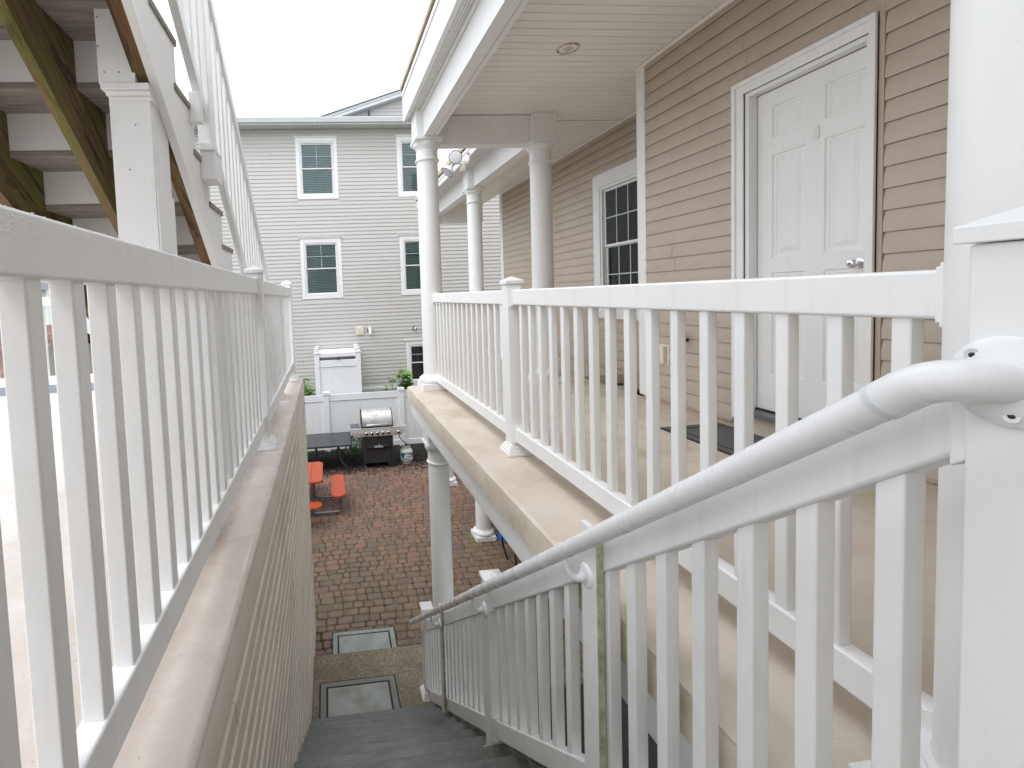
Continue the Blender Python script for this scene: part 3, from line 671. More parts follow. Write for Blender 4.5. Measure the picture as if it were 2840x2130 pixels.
# return railing along the far side of the first porch bay
level_rail(rr, 'x', 5.40, 1.36, 2.44, RT0, RT1, RB0, RB1, [1.36+1.08*(i+.5)/8 for i in range(8)])
rs = thing('porch_railing', 'white railing of the far porch bay behind the first round column', 'railing')
level_rail(rs, 'y', 2.575, 5.50, 7.73, RT0-.01, RT1-.01, RB0-.01, RB1-.01, [5.5+2.23*(i+.5)/17 for i in range(17)]); level_rail(rs, 'y', 2.575, 7.97, 10.13, RT0-.01, RT1-.01, RB0-.01, RB1-.01, [7.97+2.16*(i+.5)/16 for i in range(16)])

# ================================================================== LEFT RAISED DECK
LX, LZ = -0.328, Zr(-0.985)
ld = thing('raised_deck', 'raised deck at left with pale wet floor above a beige sided wall', 'deck')
MB().prism([(LX, LZ-.150), (LX, LZ-.028), (LX-.004, LZ-.012), (LX-.014, LZ-.003), (LX-.026, LZ), (-7.0, LZ), (-7.0, LZ-.15)], 'y', -3.0, 5.85).build('deck_slab', 'left_membrane', ld, smooth=True)
MB().prism([(LX+.0035, LZ-.152), (LX+.0035, LZ-.034), (LX+.001, LZ-.020), (LX-.03, LZ-.152)], 'y', -3.0, 5.852).build('ledge_face', 'ledge_edge', ld, smooth=True)
B('sky_block_wall', 'rear_vinyl', ld, -7.0, 2.9, -6.2, -6.0, 0, 8.6)  # unseen wall added far behind the camera to block low sky light
wl = B('wall', 'left_siding', ld, -7.0, LX-0.022, -3.0, 5.90, -0.05, LZ-0.151)
seamrng = random.Random(5)
sm = [sorted([1.0+((k//2)*0.83) % 2.6+(0.035 if k % 2 else 0), 3.7+((k//2)*0.71) % 1.9+(0.035 if k % 2 else 0)]) for k in range(60)]
siding_wall(wl, lambda h: dutch(h, 0.021), 'left_siding', H*1.0, 0.0, LZ-0.165, -1.5, 5.885, lambda a, o, z: (LX-0.022+o, a, z), seams=lambda k: sm[k])
B('corner_post', 'gutter', ld, LX-0.03, LX-0.001, 5.886, 5.93, -0.03, LZ-0.152, 0.003); B('top_channel', 'left_siding', ld, LX-0.021, LX-0.006, -3.0, 5.885, LZ-0.178, LZ-0.153, 0.003)
lr = thing('deck_railing', 'white vinyl railing with water drops along the left raised deck edge', 'railing')
lx = -0.467
LT0, LT1, LB0, LB1 = Zr(0.048), Zr(0.151), Zr(-0.868), Zr(-0.768)
for yy in (-0.40, 3.185, 5.765): post(lr, lx, yy, LZ, LT1+0.035)
level_rail(lr, 'y', lx, -0.349, 3.134, LT0, LT1, LB0, LB1, [1.034+0.1318*i for i in range(-10, 16)], bw=0.0212)
level_rail(lr, 'y', lx, 3.236, 5.714, LT0, LT1, LB0, LB1, [3.236+2.478*(i+.7)/18.4 for i in range(18)])
for i, xx in enumerate((-2.60, -4.75, -6.9)): post(lr, xx, 5.765, LZ, LT1+0.035)
for x0, x1 in ((-2.549, -0.518), (-4.699, -2.651), (-6.849, -4.801)):
    level_rail(lr, 'x', 5.765, x0, x1, LT0, LT1, LB0, LB1, [x0+(x1-x0)*(i+.5)/15 for i in range(15)])

# ================================================================== WATER DROPS (on left rail and on the handrail)
def drops(name, parent, places, lab=None):
    m = MB()
    for p, nrm, r_, sx in places:
        nv = Vector(nrm).normalized(); t = nv.orthogonal().normalized(); b = nv.cross(t); vs = []; fs = []
        for i, (rad, hgt) in enumerate(((1.0, 0), (.85, .32), (.5, .55))):
            for k in range(7):
                a = 2*PI*k/7; q = Vector(p)+(t*math.cos(a)+b*math.sin(a)*1.0)*rad*r_+nv*hgt*r_; q.z += (q.z-p[2])*(sx-1); vs.append(q)
        vs.append(Vector(p)+nv*0.62*r_)
        for i in range(2):
            for k in range(7): fs.append((i*7+k, i*7+(k+1) % 7, (i+1)*7+(k+1) % 7, (i+1)*7+k))
        fs += [(14+k, 14+(k+1) % 7, 21) for k in range(7)]; m.add(vs, fs)
    return tag(m.build(name, 'water', parent, smooth=True), kind='stuff')
rd = random.Random(11); pl = []
for i in range(420):
    yy = 0.45+abs(rd.gauss(0, 0.9))
    if yy > 2.9: continue
    if rd.random() < 0.6: pl.append(((lx+rd.uniform(-.022, .022), yy, LT1), (0, 0, 1), rd.uniform(.0010, .0030), 1.0))
    else:
        z_ = LT1-0.012-abs(rd.gauss(0, .02)); 
        if z_ > LT0+.01: pl.append(((lx+0.027, yy, z_), (1, 0, 0), rd.uniform(.0008, .0022), 1.5))
drops('water_drops', lr, pl)

# ================================================================== STAIRS DOWN TO THE LANDING
RISE, RUN = 0.1863, 0.2455
st = thing('staircase', 'wet dark grey composite stairs going down between the two decks', 'stairs')
N0Y, N0Z = 4.205, Zr(-3.895)
for k in range(17):
    ny_, nz_ = N0Y-RUN*k, N0Z+RISE*k
    if nz_ > DECK+0.01: break
    B('tread', 'composite', st, -0.318, 0.93, ny_-RUN-0.025, ny_-RUN*0.5-0.003, nz_-.026, nz_, 0.006); B('tread', 'composite', st, -0.318, 0.93, ny_-RUN*0.5+0.003, ny_, nz_-.026, nz_, 0.006)
    B('riser', 'composite', st, -0.316, 0.93, ny_-0.040, ny_-0.020, nz_-RISE, nz_-.0265)
    top_y, top_z = ny_, nz_
m = MB(); yb, zb_ = N0Y, N0Z-RISE
m.prism([(N0Y-.02, 0.171), (N0Y-.02, N0Z-.03), (top_y-.05, top_z-.05), (top_y-.05, top_z-.40), (N0Y-.5, .171)], 'x', 0.935, 0.973); m.build('stringer', 'dark_metal', st)
B('unseen_upper_landing', 'composite', st, -0.318, 0.93, -2.6, top_y-RUN-0.03, top_z-.03, top_z-.001, 0.004)
XS = 0.85
def zb_line(y): return Zr(-1.706-0.776*(y-1.532))      # top of stair bottom rail
def zt_line(y): return Zr(-0.851-0.797*(y-1.306))      # underside of stair top rail
sr = thing('stair_railing', 'white picket stair railing stepping down to the landing', 'railing')
P0, P1, P2 = 0.480, 2.545, 4.52
pcx = XS+0.027
SV = 'stair_white'
def sloped(name, parent, x0, x1, y0, y1, f0, f1, mat, bevel):
    return MB().add([(x0,y0,f0(y0)),(x1,y0,f0(y0)),(x1,y1,f0(y1)),(x0,y1,f0(y1)),(x0,y0,f1(y0)),(x1,y0,f1(y0)),(x1,y1,f1(y1)),(x0,y1,f1(y1))],
                    [(0,3,2,1),(4,5,6,7),(0,1,5,4),(1,2,6,5),(2,3,7,6),(3,0,4,7)]).build(name, mat, parent, bevel)
post(sr, pcx, P0, DECK, Zr(0.035), mat='white_vinyl')
k1 = math.ceil((N0Y-P1)/RUN)-1
post(sr, pcx, P1, N0Z+RISE*int((N0Y-P1+.03)/RUN), Zr(-1.655), mat=SV)
post(sr, pcx-0.015, P2, 0.171, Zr(-3.16), mat=SV)
for y0, y1, mt in ((P0+.053, P1-.053, SV), (P1+.053, P2-.053, SV)):
    sloped('top_rail', sr, XS, XS+0.054, y0, y1, zt_line, lambda y: zt_line(y)+0.118, mt, 0.008)
    sloped('bottom_rail', sr, XS, XS+0.054, y0, y1, lambda y: zb_line(y)-0.112, zb_line, mt, 0.007)
    nb = 15; sp = (y1-y0)/(nb+.4)
    for i in range(nb):
        yc = y0+sp*(i+.80); w_ = 0.0198; cx_ = XS+0.027
        m = MB(); m.add([(cx_-w_,yc-w_,zb_line(yc-w_)-.002),(cx_+w_,yc-w_,zb_line(yc-w_)-.002),(cx_+w_,yc+w_,zb_line(yc+w_)-.002),(cx_-w_,yc+w_,zb_line(yc+w_)-.002),(cx_-w_,yc-w_,zt_line(yc-w_)+.002),(cx_+w_,yc-w_,zt_line(yc-w_)+.002),(cx_+w_,yc+w_,zt_line(yc+w_)+.002),(cx_-w_,yc+w_,zt_line(yc+w_)+.002)],
                   [(0,3,2,1),(4,5,6,7),(0,1,5,4),(1,2,6,5),(2,3,7,6),(3,0,4,7)]); m.build('baluster', mt, sr, 0.004)
    for yy, s_ in ((y0, 1), (y1, -1)):
        for f, hgt in ((zt_line, 0.118), (zb_line, -0.112)):
            a, b = sorted((f(yy), f(yy)+hgt)); sloped('rail_bracket', sr, XS-0.012, XS+0.066, min(yy-.002*s_, yy+s_*.020), max(yy-.002*s_, yy+s_*.020), lambda y, a=a, yy=yy: a-.014-0.787*(y-yy), lambda y, b=b, yy=yy: b+.014-0.787*(y-yy), mt, 0.003)
# mounting boards screwed to the railing, edges green with algae
for yb0, lab in ((1.395, 'a'), (3.70, 'b')):
    z1 = zt_line(yb0)+0.118+0.014; z0 = zb_line(yb0)-0.19
    bd = B('mounting_board', SV, sr, XS-0.022, XS-0.0015, yb0+.002, yb0+0.095, z0, z1, 0.002)
    B('board_edge', 'green_edge', sr, XS-0.023, XS-0.0013, yb0-.0015, yb0+.0018, z0+.001, z1-.001)
    MB().disc((XS-.0225, yb0+.05, z1-.05), (-1, 0, 0), .006, .002, 10).build('screw_hole', 'rust', sr)
# ---- round handrail
hr = thing('handrail', 'white round pipe handrail with water drops above the stair railing', 'handrail')
hx = 0.765
def hz(y): return Zr(-0.181-0.788*(y-0.583))
rb_ = .052; yb_ = .540
path = [(XS-.0255, yb_-rb_-.001, hz(yb_)+.012)]+[(hx+rb_*(1-math.cos(q)), yb_-rb_*math.sin(q), hz(yb_)+.026*math.sin(q)-.014*math.sin(q)**3) for q in [PI/2*(9-i)/9 for i in range(10)]]+[(hx, .555, hz(.555)), (hx, .570, hz(.570))]
R_ = 0.0248
MB().tube(path, R_*1.06, 24).build('elbow', 'pipe_white', hr, smooth=True)
MB().tube([(hx, .570, hz(.570)), (hx, .578, hz(.578))], R_*1.075, 24).build('joint_ring', 'gutter', hr, smooth=True)
pe = 4.80
MB().tube([(hx, .578, hz(.578)), (hx-.012, 2.6, hz(2.6)), (hx-.028, pe-.03, hz(pe-.03)), (hx-.028, pe-.012, hz(pe-.012)), (hx-.028, pe, hz(pe))], R_, 24, [R_, R_, R_, R_*.9, R_*.4]).build('pipe', 'pipe_white', hr, smooth=True)
fl = MB(); fc = Vector((XS-0.0255, yb_-rb_-.001, hz(yb_)+.012)); fl.tube([fc, fc+Vector((-.006, 0, 0)), fc+Vector((-.010, 0, 0)), fc+Vector((-.016, 0, 0))], 0, 36, [.056, .056, .050, .030]); fl.build('flange', 'pipe_white', hr, smooth=True)
for a in (0.80, -1.75):
    c_ = fc+Vector((-.0085, .041*math.cos(a), .041*math.sin(a))); MB().disc(c_, (-1, 0, 0), .0085, .004, 14).build('screw', 'chrome', hr); MB().disc(c_+Vector((-.0041, 0, 0)), (-1, 0, 0), .0035, .0006, 8).build('screw_slot', 'black_plastic', hr)
for by in (1.455, 2.545, 3.755):
    zz = hz(by); xx = hx-.005*(by-.7)/1.5; wx = XS-0.0225 if by != 2.545 else XS-.024
    b = MB(); b.tube([(xx, by+.020, zz-.034), (xx, by+.018, zz-.050), (xx+.002, by+.014, zz-.068), (xx+.008, by+.009, zz-.086), (xx+.018, by+.004, zz-.099), (xx+.030, by+.001, zz-.104), (wx-.024, by, zz-.103), (wx-.014, by, zz-.100), (wx-.008, by, zz-.098)], 0, 16, [.012, .009, .009, .0095, .010, .011, .013, .018, .026])
    b.tube([(wx-.010, by, zz-.098), (wx-.006, by, zz-.098), (wx, by, zz-.098)], 0, 20, [.030, .038, .040]); b.build('bracket', 'pipe_white', hr, smooth=True)
pl = []
for i in range(380):
    yy = rd.uniform(.6, 2.6); a = rd.gauss(0.4, 0.75); xx = hx-.028*(yy-.7)/4.1
    if a < -1.2 or a > 1.6: continue
    nv = Vector((-math.sin(a), .6*math.cos(a)*.78, math.cos(a)*.78)).normalized()
    pl.append((Vector((xx-R_*math.sin(a), yy, hz(yy)+R_*math.cos(a)*1.23)), nv, rd.uniform(.0008, .0022), 1.15))
for i in range(50):
    yy = rd.uniform(.75, 2.2); xx = hx-.028*(yy-.7)/4.1; pl.append((Vector((xx, yy, hz(yy)-R_*1.2)), (0, 0, -1), rd.uniform(.0022, .0035), 1.2))
drops('water_drops', hr, pl)
rsx = XS-0.0242
m = MB(); pts_ = []
for i in range(14):
    t = i/13; z_ = fc.z-.064-t*.19; w_ = .0065*(1-.75*t)+.0015*math.sin(i*1.7); pts_.append((.462+.004*t, z_, w_))
m.add([(rsx-.0006, y_-w_, z_) for y_, z_, w_ in pts_]+[(rsx-.0006, y_+w_, z_) for y_, z_, w_ in pts_], [(i, i+1, 15+i, 14+i) for i in range(13)]); m.build('rust_streak', 'streak', sr)
m = MB(); m.tube([(rsx+.001, .462, fc.z-.058), (rsx-.002, .462, fc.z-.075), (rsx-.0025, .463, fc.z-.10), (rsx-.002, .463, fc.z-.116), (rsx+.001, .463, fc.z-.120)], 0, 10, [.004, .006, .007, .008, .003]); m.build('drip', 'water', sr, smooth=True)

# ================================================================== WOODEN STAIRS UP FROM THE LEFT DECK
us = thing('wooden_staircase', 'open underside of mossy wooden stairs with white risers at upper left', 'stairs')
UY, UZ, UR, UN = 2.044, Zr(1.087), 0.1884, 0.242
x_in, x_out = -0.598, -1.43
K0, K1 = -8, 11
for k in range(K0, K1):
    ny_, nz_ = UY+UN*k, UZ-UR*k
    B('tread', 'tread_underside', us, x_out-.02, x_in+.034, ny_-UN*0.5+0.0025, ny_+0.012, nz_-.027, nz_, 0.003)
    B('tread', 'tread_underside', us, x_out-.02, x_in+.034, ny_-UN-0.036, ny_-UN*0.5-0.0025, nz_-.027, nz_, 0.003)
    B('riser', 'white_paint', us, x_out-.005, x_in+.004, ny_-0.034, ny_-0.014, nz_-UR+.0005, nz_-.0275, 0.0)
def stringer(x0, x1, mat, off):
    pts = []
    for k in range(K0, K1):
        ny_, nz_ = UY+UN*k, UZ-UR*k-.0275
        pts += [(ny_-UN-0.036, nz_), (ny_-0.036, nz_)]
    sl_ = UR/UN; ya, ye = UY+UN*(K0-1)-.036, UY+UN*(K1-1)-.036
    def low(y): return UZ-sl_*(y-UY)-off
    ye2 = UY+(UZ-off-(LZ+.002))/sl_
    pts += [(ye, LZ+.002), (min(ye2, ye-.02), LZ+.002), (ya, low(ya))]
    vs = [(x0, a, b) for a, b in pts]+[(x1, a, b) for a, b in pts]; n_ = len(pts)
    return MB().add(vs, [(i, (i+1) % n_, n_+(i+1) % n_, n_+i) for i in range(n_)]+[tuple(range(n_)), tuple(range(n_, 2*n_))]).build('stringer', mat, us)
stringer(-0.655, -0.600, 'raw_wood', 0.438); stringer(-0.985, -0.945, 'mossy_wood', 0.475); stringer(-1.400, -1.360, 'mossy_wood', 0.475)
# white cut skirt board on the open side
pts = []
for k in range(K0, K1):
    ny_, nz_ = UY+UN*k, UZ-UR*k-.0275; pts += [(ny_-UN-.002, nz_), (ny_-.002, nz_)]
sl_ = UR/UN; ya, ye = UY+UN*(K0-1), UY+UN*(K1-1)
pts += [(ye, LZ+.002), (UY+(UZ-.445-(LZ+.002))/sl_, LZ+.002), (ya, UZ-sl_*(ya-UY)-.445)]
vs = [(-.594, a, b) for a, b in pts]+[(-.572, a, b) for a, b in pts]; n_ = len(pts)
MB().add(vs, [(i, (i+1) % n_, n_+(i+1) % n_, n_+i) for i in range(n_)]+[tuple(range(n_)), tuple(range(n_, 2*n_))]).build('skirt_board', 'white_paint', us)
MB().add([(x, yy, UZ-sl_*(yy-UY)-.445-dz) for x in (-.602, -.570) for yy, dz in ((ya, 0.012), (UY+UN*9.0, 0.012), (UY+UN*9.0, -.002), (ya, -.002))], [(0,1,2,3),(4,5,6,7),(0,1,5,4),(1,2,6,5),(2,3,7,6),(3,0,4,7)]).build('skirt_edge', 'white_vinyl', us)
B('unseen_upper_landing', 'tread_underside', us, -1.5, 0.96, -1.7, UY+UN*(K0-1)-.04, UZ-UR*(K0-1)-.20, UZ-UR*(K0-1))  # unseen landing added behind the camera, widened to block sky from overhead
up = part_empty('support_post', us)
B('shaft', 'white_paint', up, -.748, -.604, 1.815, 2.00, LZ, Zr(.775), 0.003)
B('shaft', 'white_paint', up, -.6035, -.5955, 1.816, 1.999, LZ, Zr(.43), 0.003)
m = MB()
for e, z0, z1 in ((.006, .745, .760), (.014, .7601, .778), (.026, .7781, .800)): m.box(-.738-e, -.597, 1.815-e, 2.00+e, Zr(z0), Zr(z1))
m.build('crown_moulding', 'white_paint', up, 0.003)
B('head_wrap', 'white_paint', up, -.772, -.645, 1.80, 1.985, Zr(.801), Zr(1.085), 0.002)
for yy, zz, xx in ((1.7985, .84, -.70), (1.7985, .84, -.75), (1.7985, .93, -.765), (1.7985, 1.03, -.762), (1.8135, .66, -.66), (1.8135, .50, -.69)): MB().disc((xx, yy, Zr(zz)), (0, -1, 0), .003, .001, 8).build('nail', 'steel_grey', up)
# its railing
ur = thing('stair_railing', 'white picket railing of the wooden stairs climbing at upper left', 'railing')
ux0, ux1 = -0.566, -0.530
def ut(y): return Zr(1.587+.025-0.762*(y-2.63))
def ub(y): return Zr(0.895+.02-0.762*(y-2.44))
sloped('top_rail', ur, ux0-.008, ux1+.008, 0.2, 4.75, lambda y: ut(y)-.105, ut, 'white_vinyl', 0.007)
sloped('bottom_rail', ur, ux0, ux1, 0.2, 4.75, lambda y: ub(y)-.085, ub, 'white_vinyl', 0.006)
y = 0.3
while y < 4.7:
    if not (2.34 < y < 2.52):
        cx_, w_ = (ux0+ux1)/2, .0165
        MB().add([(cx_-w_,y-w_,ub(y)-.02),(cx_+w_,y-w_,ub(y)-.02),(cx_+w_,y+w_,ub(y)-.02),(cx_-w_,y+w_,ub(y)-.02),(cx_-w_,y-w_,ut(y)-.09),(cx_+w_,y-w_,ut(y)-.09),(cx_+w_,y+w_,ut(y)-.09),(cx_-w_,y+w_,ut(y)-.09)],
                 [(0,3,2,1),(4,5,6,7),(0,1,5,4),(1,2,6,5),(2,3,7,6),(3,0,4,7)]).build('baluster', 'white_vinyl', ur, 0.004)
    y += 0.118
pu = part_empty('post', ur); B('shaft', 'white_vinyl', pu, ux0-.012, ux1+.012, 2.375, 2.475, Zr(.66), ut(2.42)-.05, .004)
B('foot_block', 'white_paint', pu, ux0-.005, ux1+.028, 2.36, 2.50, Zr(.60), Zr(.735), .003); m = MB()
for e, z0, z1 in ((.030, .7352, .748), (.024, .7482, .760), (.016, .7602, .772)): m.box(ux0-.006, ux1+e, 2.365-e*.5, 2.485+e*.5, Zr(z0), Zr(z1))
m.build('foot_moulding', 'white_paint', pu, .002)
B('rail_bracket', 'white_vinyl', ur, ux0-.006, ux1+.010, 2.21, 2.25, Zr(.815), Zr(.95), .004)
post(ur, (ux0+ux1)/2, 4.80, LZ, Zr(0.12))

# ================================================================== UPPER BALCONY RAILINGS
def upper_rail(lab, x, y0, y1, zd, n, post_end=True):
    t = thing('balcony_railing', lab, 'railing')
    B('top_rail', 'white_vinyl', t, x-.027, x+.027, y0, y1, zd+.95, zd+1.05, .006); B('bottom_rail', 'white_vinyl', t, x-.025, x+.025, y0, y1, zd+.06, zd+.15, .006)
    me = None
    for i in range(n):
        yc = y0+(y1-y0)*(i+.5)/n; o = MB().box(-.018, .018, -.018, .018, zd+.148, zd+.952).build('baluster', 'white_vinyl', t) if me is None else link('baluster', me, t)
        me = o.data; o.location = (x, yc, 0)
    post(t, x, y1+.052, zd+.002, zd+1.08); return t
upper_rail('white balcony railing above the near porch eave at top centre', 1.06, 0.5, 5.42, Zr(2.36)+.10, 38)
upper_rail('white balcony railing above the far porch eave behind the floodlight', 2.27, 5.72, 10.3, Zr(2.17)+.10, 35)

# ================================================================== REAR BUILDING
FY = 14.2
rb = thing('apartment_building', 'pale three storey building with lap siding across the courtyard', 'building')
RX0, RX1 = -4.6, 9.0
def pl_rear(a, o, z): return (a, FY-o, z)
wins = [(-0.70, 0.52, Zr(2.965), Zr(4.755)), (2.31, 3.53, Zr(2.975), Zr(4.765)), (-0.70, 0.52, Zr(0.005), Zr(1.80)), (2.295, 3.51, Zr(0.005), Zr(1.80)), (2.37, 3.50, Zr(-2.775), Zr(-1.41))]
wr = part_empty('wall', rb)
# wall core with true openings
xs_ = [RX0, -0.60, 0.42, 2.45, 3.40, RX1]; zs_ = [0, Zr(-2.70), Zr(-1.50), Zr(0.08), Zr(1.72), Zr(3.04), Zr(4.68), Zr(5.0)]
for i in range(5):
    for j in range(7):
        hole = (i == 1 and j in (3, 5)) or (i == 3 and j in (1, 3, 5))
        if not hole: B('wall_core', 'rear_vinyl', wr, xs_[i], xs_[i+1], FY, FY+.15, zs_[j], zs_[j+1])
siding_wall(wr, clap, 'rear_vinyl', 0.1130, 1.50, Zr(4.90), RX0, RX1, pl_rear, [(a-.004, b+.004, c-.01, d+.05) for a, b, c, d in wins])
MB().box(RX0, RX1, FY-.035, FY-.0, 1.44, 1.499).build('base_trim', 'white_vinyl', rb, .004); MB().box(RX0, RX1, FY-.05, FY-.001, -.05, 1.439).build('foundation', 'foundation', rb)
MB().box(RX0, RX1, FY-.02, FY-.001, Zr(4.905), Zr(4.995)).build('frieze', 'rear_vinyl', rb, .003)
for i, (a, b, c, d) in enumerate(wins):
    window(rb, pl_rear, a, b, c, d, 0.105 if i < 4 else .10, 2, 2 if i < 4 else 2, 0, 'frame_white', 'blind_teal' if i < 4 else 'slat_dark', slat=.05)
sfp = part_empty('soffit', rb); x = RX0
while x < RX1-.05:
    B('soffit_panel', 'gutter', sfp, x+.004, min(x+.117, RX1), FY-.42, FY-.001, Zr(5.0), Zr(5.0)+.012); x += .12
B('soffit_backing', 'slat_dark', rb, RX0, RX1, FY-.42, FY, Zr(5.0)+.0125, Zr(5.0)+.02)
MB().box(RX0, RX1, FY-.445, FY-.421, Zr(4.985), Zr(5.14)).build('fascia', 'gutter', rb, .003)
MB().prism([(FY-.447, Zr(5.03)), (FY-.52, Zr(5.03)), (FY-.545, Zr(5.10)), (FY-.56, Zr(5.135)), (FY-.56, Zr(5.16)), (FY-.55, Zr(5.16)), (FY-.545, Zr(5.14)), (FY-.447, Zr(5.13))], 'x', RX0, RX1).build('gutter', 'gutter', rb)
MB().add([(RX0, FY-.43, Zr(5.145)), (RX1, FY-.43, Zr(5.145)), (RX1, FY+4.5, Zr(5.6)), (RX0, FY+4.5, Zr(5.6)), (RX0, FY-.43, Zr(5.16)), (RX1, FY-.43, Zr(5.16)), (RX1, FY+4.5, Zr(5.62)), (RX0, FY+4.5, Zr(5.62))], [(0,1,2,3),(4,5,6,7),(0,1,5,4),(1,2,6,5),(2,3,7,6),(3,0,4,7)]).build('roof', 'grey_shingle', rb)
B('end_wall', 'rear_vinyl', rb, RX0+.01, RX0+.16, FY+.15, FY+9, 0, Zr(5.0))
# gable above the eave
GY = 15.6
gb = part_empty('gable', rb); gs = 0.322; sc_ = GY/FY
gx0, gz0 = 0.09*sc_, 5.367*sc_; px = 6.6
def gz(x): return Zr(gz0+gs*(x-gx0)) if x < px else Zr(gz0+gs*(2*px-x-gx0))
MB().prism([(gx0-.4, Zr(5.0)), (2*px, Zr(5.0)), (2*px-gx0, gz(gx0)-.215), (px, gz(px)-.215), (gx0, gz(gx0)-.215)], 'y', GY+.25, GY+.4).build('gable_wall', 'rear_vinyl', gb)
z = Zr(5.1); h_ = .115
while z < gz(px)-.5:
    xa = gx0+(z+h_+.20-Zr(gz0))/gs
    xa = max(xa, -1.0)
    pr = clap(h_)
    if xa < px-.3:
        vs = [(xa, GY+.25-o, z+q) for o, q in pr]+[(2*px-xa, GY+.25-o, z+q) for o, q in pr]; n_ = len(pr)
        MB().add(vs, [(i, (i+1) % n_, n_+(i+1) % n_, n_+i) for i in range(n_)]+[tuple(range(n_)), tuple(range(n_, 2*n_))]).build('siding_plank', 'rear_vinyl', gb)
    z += h_
for sgn in (0, 1):
    xa, xb = (gx0-.6, px) if sgn == 0 else (2*px-gx0+.6, px)
    def q4(x, dz): return gz(x)+dz
    def slabq(n_, mat, y0, y1, d0, d1):
        MB().add([(x_, yy, gz(x_)+dd) for yy in (y0, y1) for x_, dd in ((xa, d0), (xb, d0), (xb, d1), (xa, d1))], [(0,1,2,3),(4,5,6,7),(0,1,5,4),(1,2,6,5),(2,3,7,6),(3,0,4,7)]).build(n_, mat, gb)
    slabq('rake_board', 'gutter', GY-.02, GY+.0, -.20, -.035); slabq('rake_trim', 'gutter', GY-.045, GY-.021, -.10, -.033); slabq('rake_soffit', 'gutter', GY+.001, GY+.25, -.21, -.19); slabq('gable_roof', 'grey_shingle', GY-.08, GY+7, -.032, 0)
B('gable_vent', 'slat_dark', gb, 1.524*sc_, 1.581*sc_, GY+.20, GY+.249, Zr(5.386*sc_), Zr(5.603*sc_), .003)
# small fixtures on the rear wall
wv = thing('wall_vent', 'beige square louvred vent cover on the pale rear wall', 'vent'); vx, vz = .978, Zr(-1.006)
B('cover', 'outlet_beige', wv, vx-.115, vx+.115, FY-.05, FY-.016, vz-.13, vz+.13, .012)
for i in range(5): B('slat', 'outlet_beige', wv, vx-.07, vx+.07, FY-.062, FY-.051, vz-.085+i*.042, vz-.065+i*.042, .003)
wl_ = thing('wall_lamp', 'small white spot lamp on the rear wall beside the square vent', 'lamp')
MB().disc((vx+.29, FY-.018, vz+.0), (0, -1, 0), .07, .02, 20).build('backplate', 'black_plastic', wl_); MB().tube([(vx+.29, FY-.04, vz+.03), (vx+.29, FY-.13, vz+.05), (vx+.295, FY-.16, vz+.02), (vx+.30, FY-.17, vz-.12)], .045, 14).build('lamp_head', 'frame_white', wl_, smooth=True)
for i, (dx, lab) in enumerate(((2.66, 'small dark round pipe outlet on rear wall left of the white column'), (2.98, 'small dark round pipe outlet on rear wall nearest the white column'))):
    po = thing('pipe_outlet', lab, 'pipe', group='pipe outlets on the rear wall'); MB().disc((dx, FY-.016, Zr(-1.02)), (0, -1, 0), .06, .012, 20).build('ring', 'black_plastic', po); MB().tube([(dx+.01, FY-.028, Zr(-1.02)), (dx+.03, FY-.12, Zr(-1.04))], .042, 14).build('pipe', 'frame_white', po); MB().tube([(dx+.0305, FY-.1205, Zr(-1.04)), (dx+.031, FY-.1225, Zr(-1.0405))], .025, 12).build('bore', 'black_plastic', po)

# ================================================================== FENCE AND SHOWER STALL
FNY = 13.0
fn = thing('fence', 'white vinyl privacy fence behind the grill and tables', 'fence')
fx = [-4.35, -2.24, -0.13, 1.98, 4.09, 6.2]
for i, x in enumerate(fx):
    p = part_empty('post', fn); B('shaft', 'blue_white_vinyl', p, x-.075, x+.075, FNY-.075, FNY+.075, -.05, Zr(-2.66), .006)
    m = MB(); m.box(x-.095, x+.095, FNY-.095, FNY+.095, Zr(-2.659), Zr(-2.635)); m.box(x-.082, x+.082, FNY-.082, FNY+.082, Zr(-2.634), Zr(-2.60)); c = .095
    m.add([(x-c,FNY-c,Zr(-2.599)),(x+c,FNY-c,Zr(-2.599)),(x+c,FNY+c,Zr(-2.599)),(x-c,FNY+c,Zr(-2.599)),(x,FNY,Zr(-2.575))], [(0,3,2,1),(0,1,4),(1,2,4),(2,3,4),(3,0,4)]); m.build('cap', 'blue_white_vinyl', p, .003)
    if i < len(fx)-1:
        a, b = x+.076, fx[i+1]-.076
        tr_ = MB(); tr_.box(a, b, FNY-.028, FNY+.028, Zr(-2.83), Zr(-2.675)); tr_.box(a, b, FNY-.034, FNY+.034, Zr(-2.845), Zr(-2.8302)); tr_.build('top_rail', 'blue_white_vinyl', fn, .004); B('bottom_rail', 'blue_white_vinyl', fn, a, b, FNY-.028, FNY+.028, .03, .17, .004)
        nb = 13
        for k in range(nb):
            x0 = a+(b-a)*k/nb; x1 = a+(b-a)*(k+1)/nb
            pr = [(x0+.004, FNY-.011), (x1-.004, FNY-.011), (x1-.0005, FNY-.006), (x1-.0005, FNY+.011), (x0+.0005, FNY+.011), (x0+.0005, FNY-.006)]
            MB().prism(pr, 'z', .168, Zr(-2.84)).build('board', 'blue_white_vinyl', fn)
sh = thing('shower_stall', 'tall white vinyl outdoor shower stall standing behind the fence', 'shower stall')
SY = 13.3; sx0, sx1 = -.345, .835
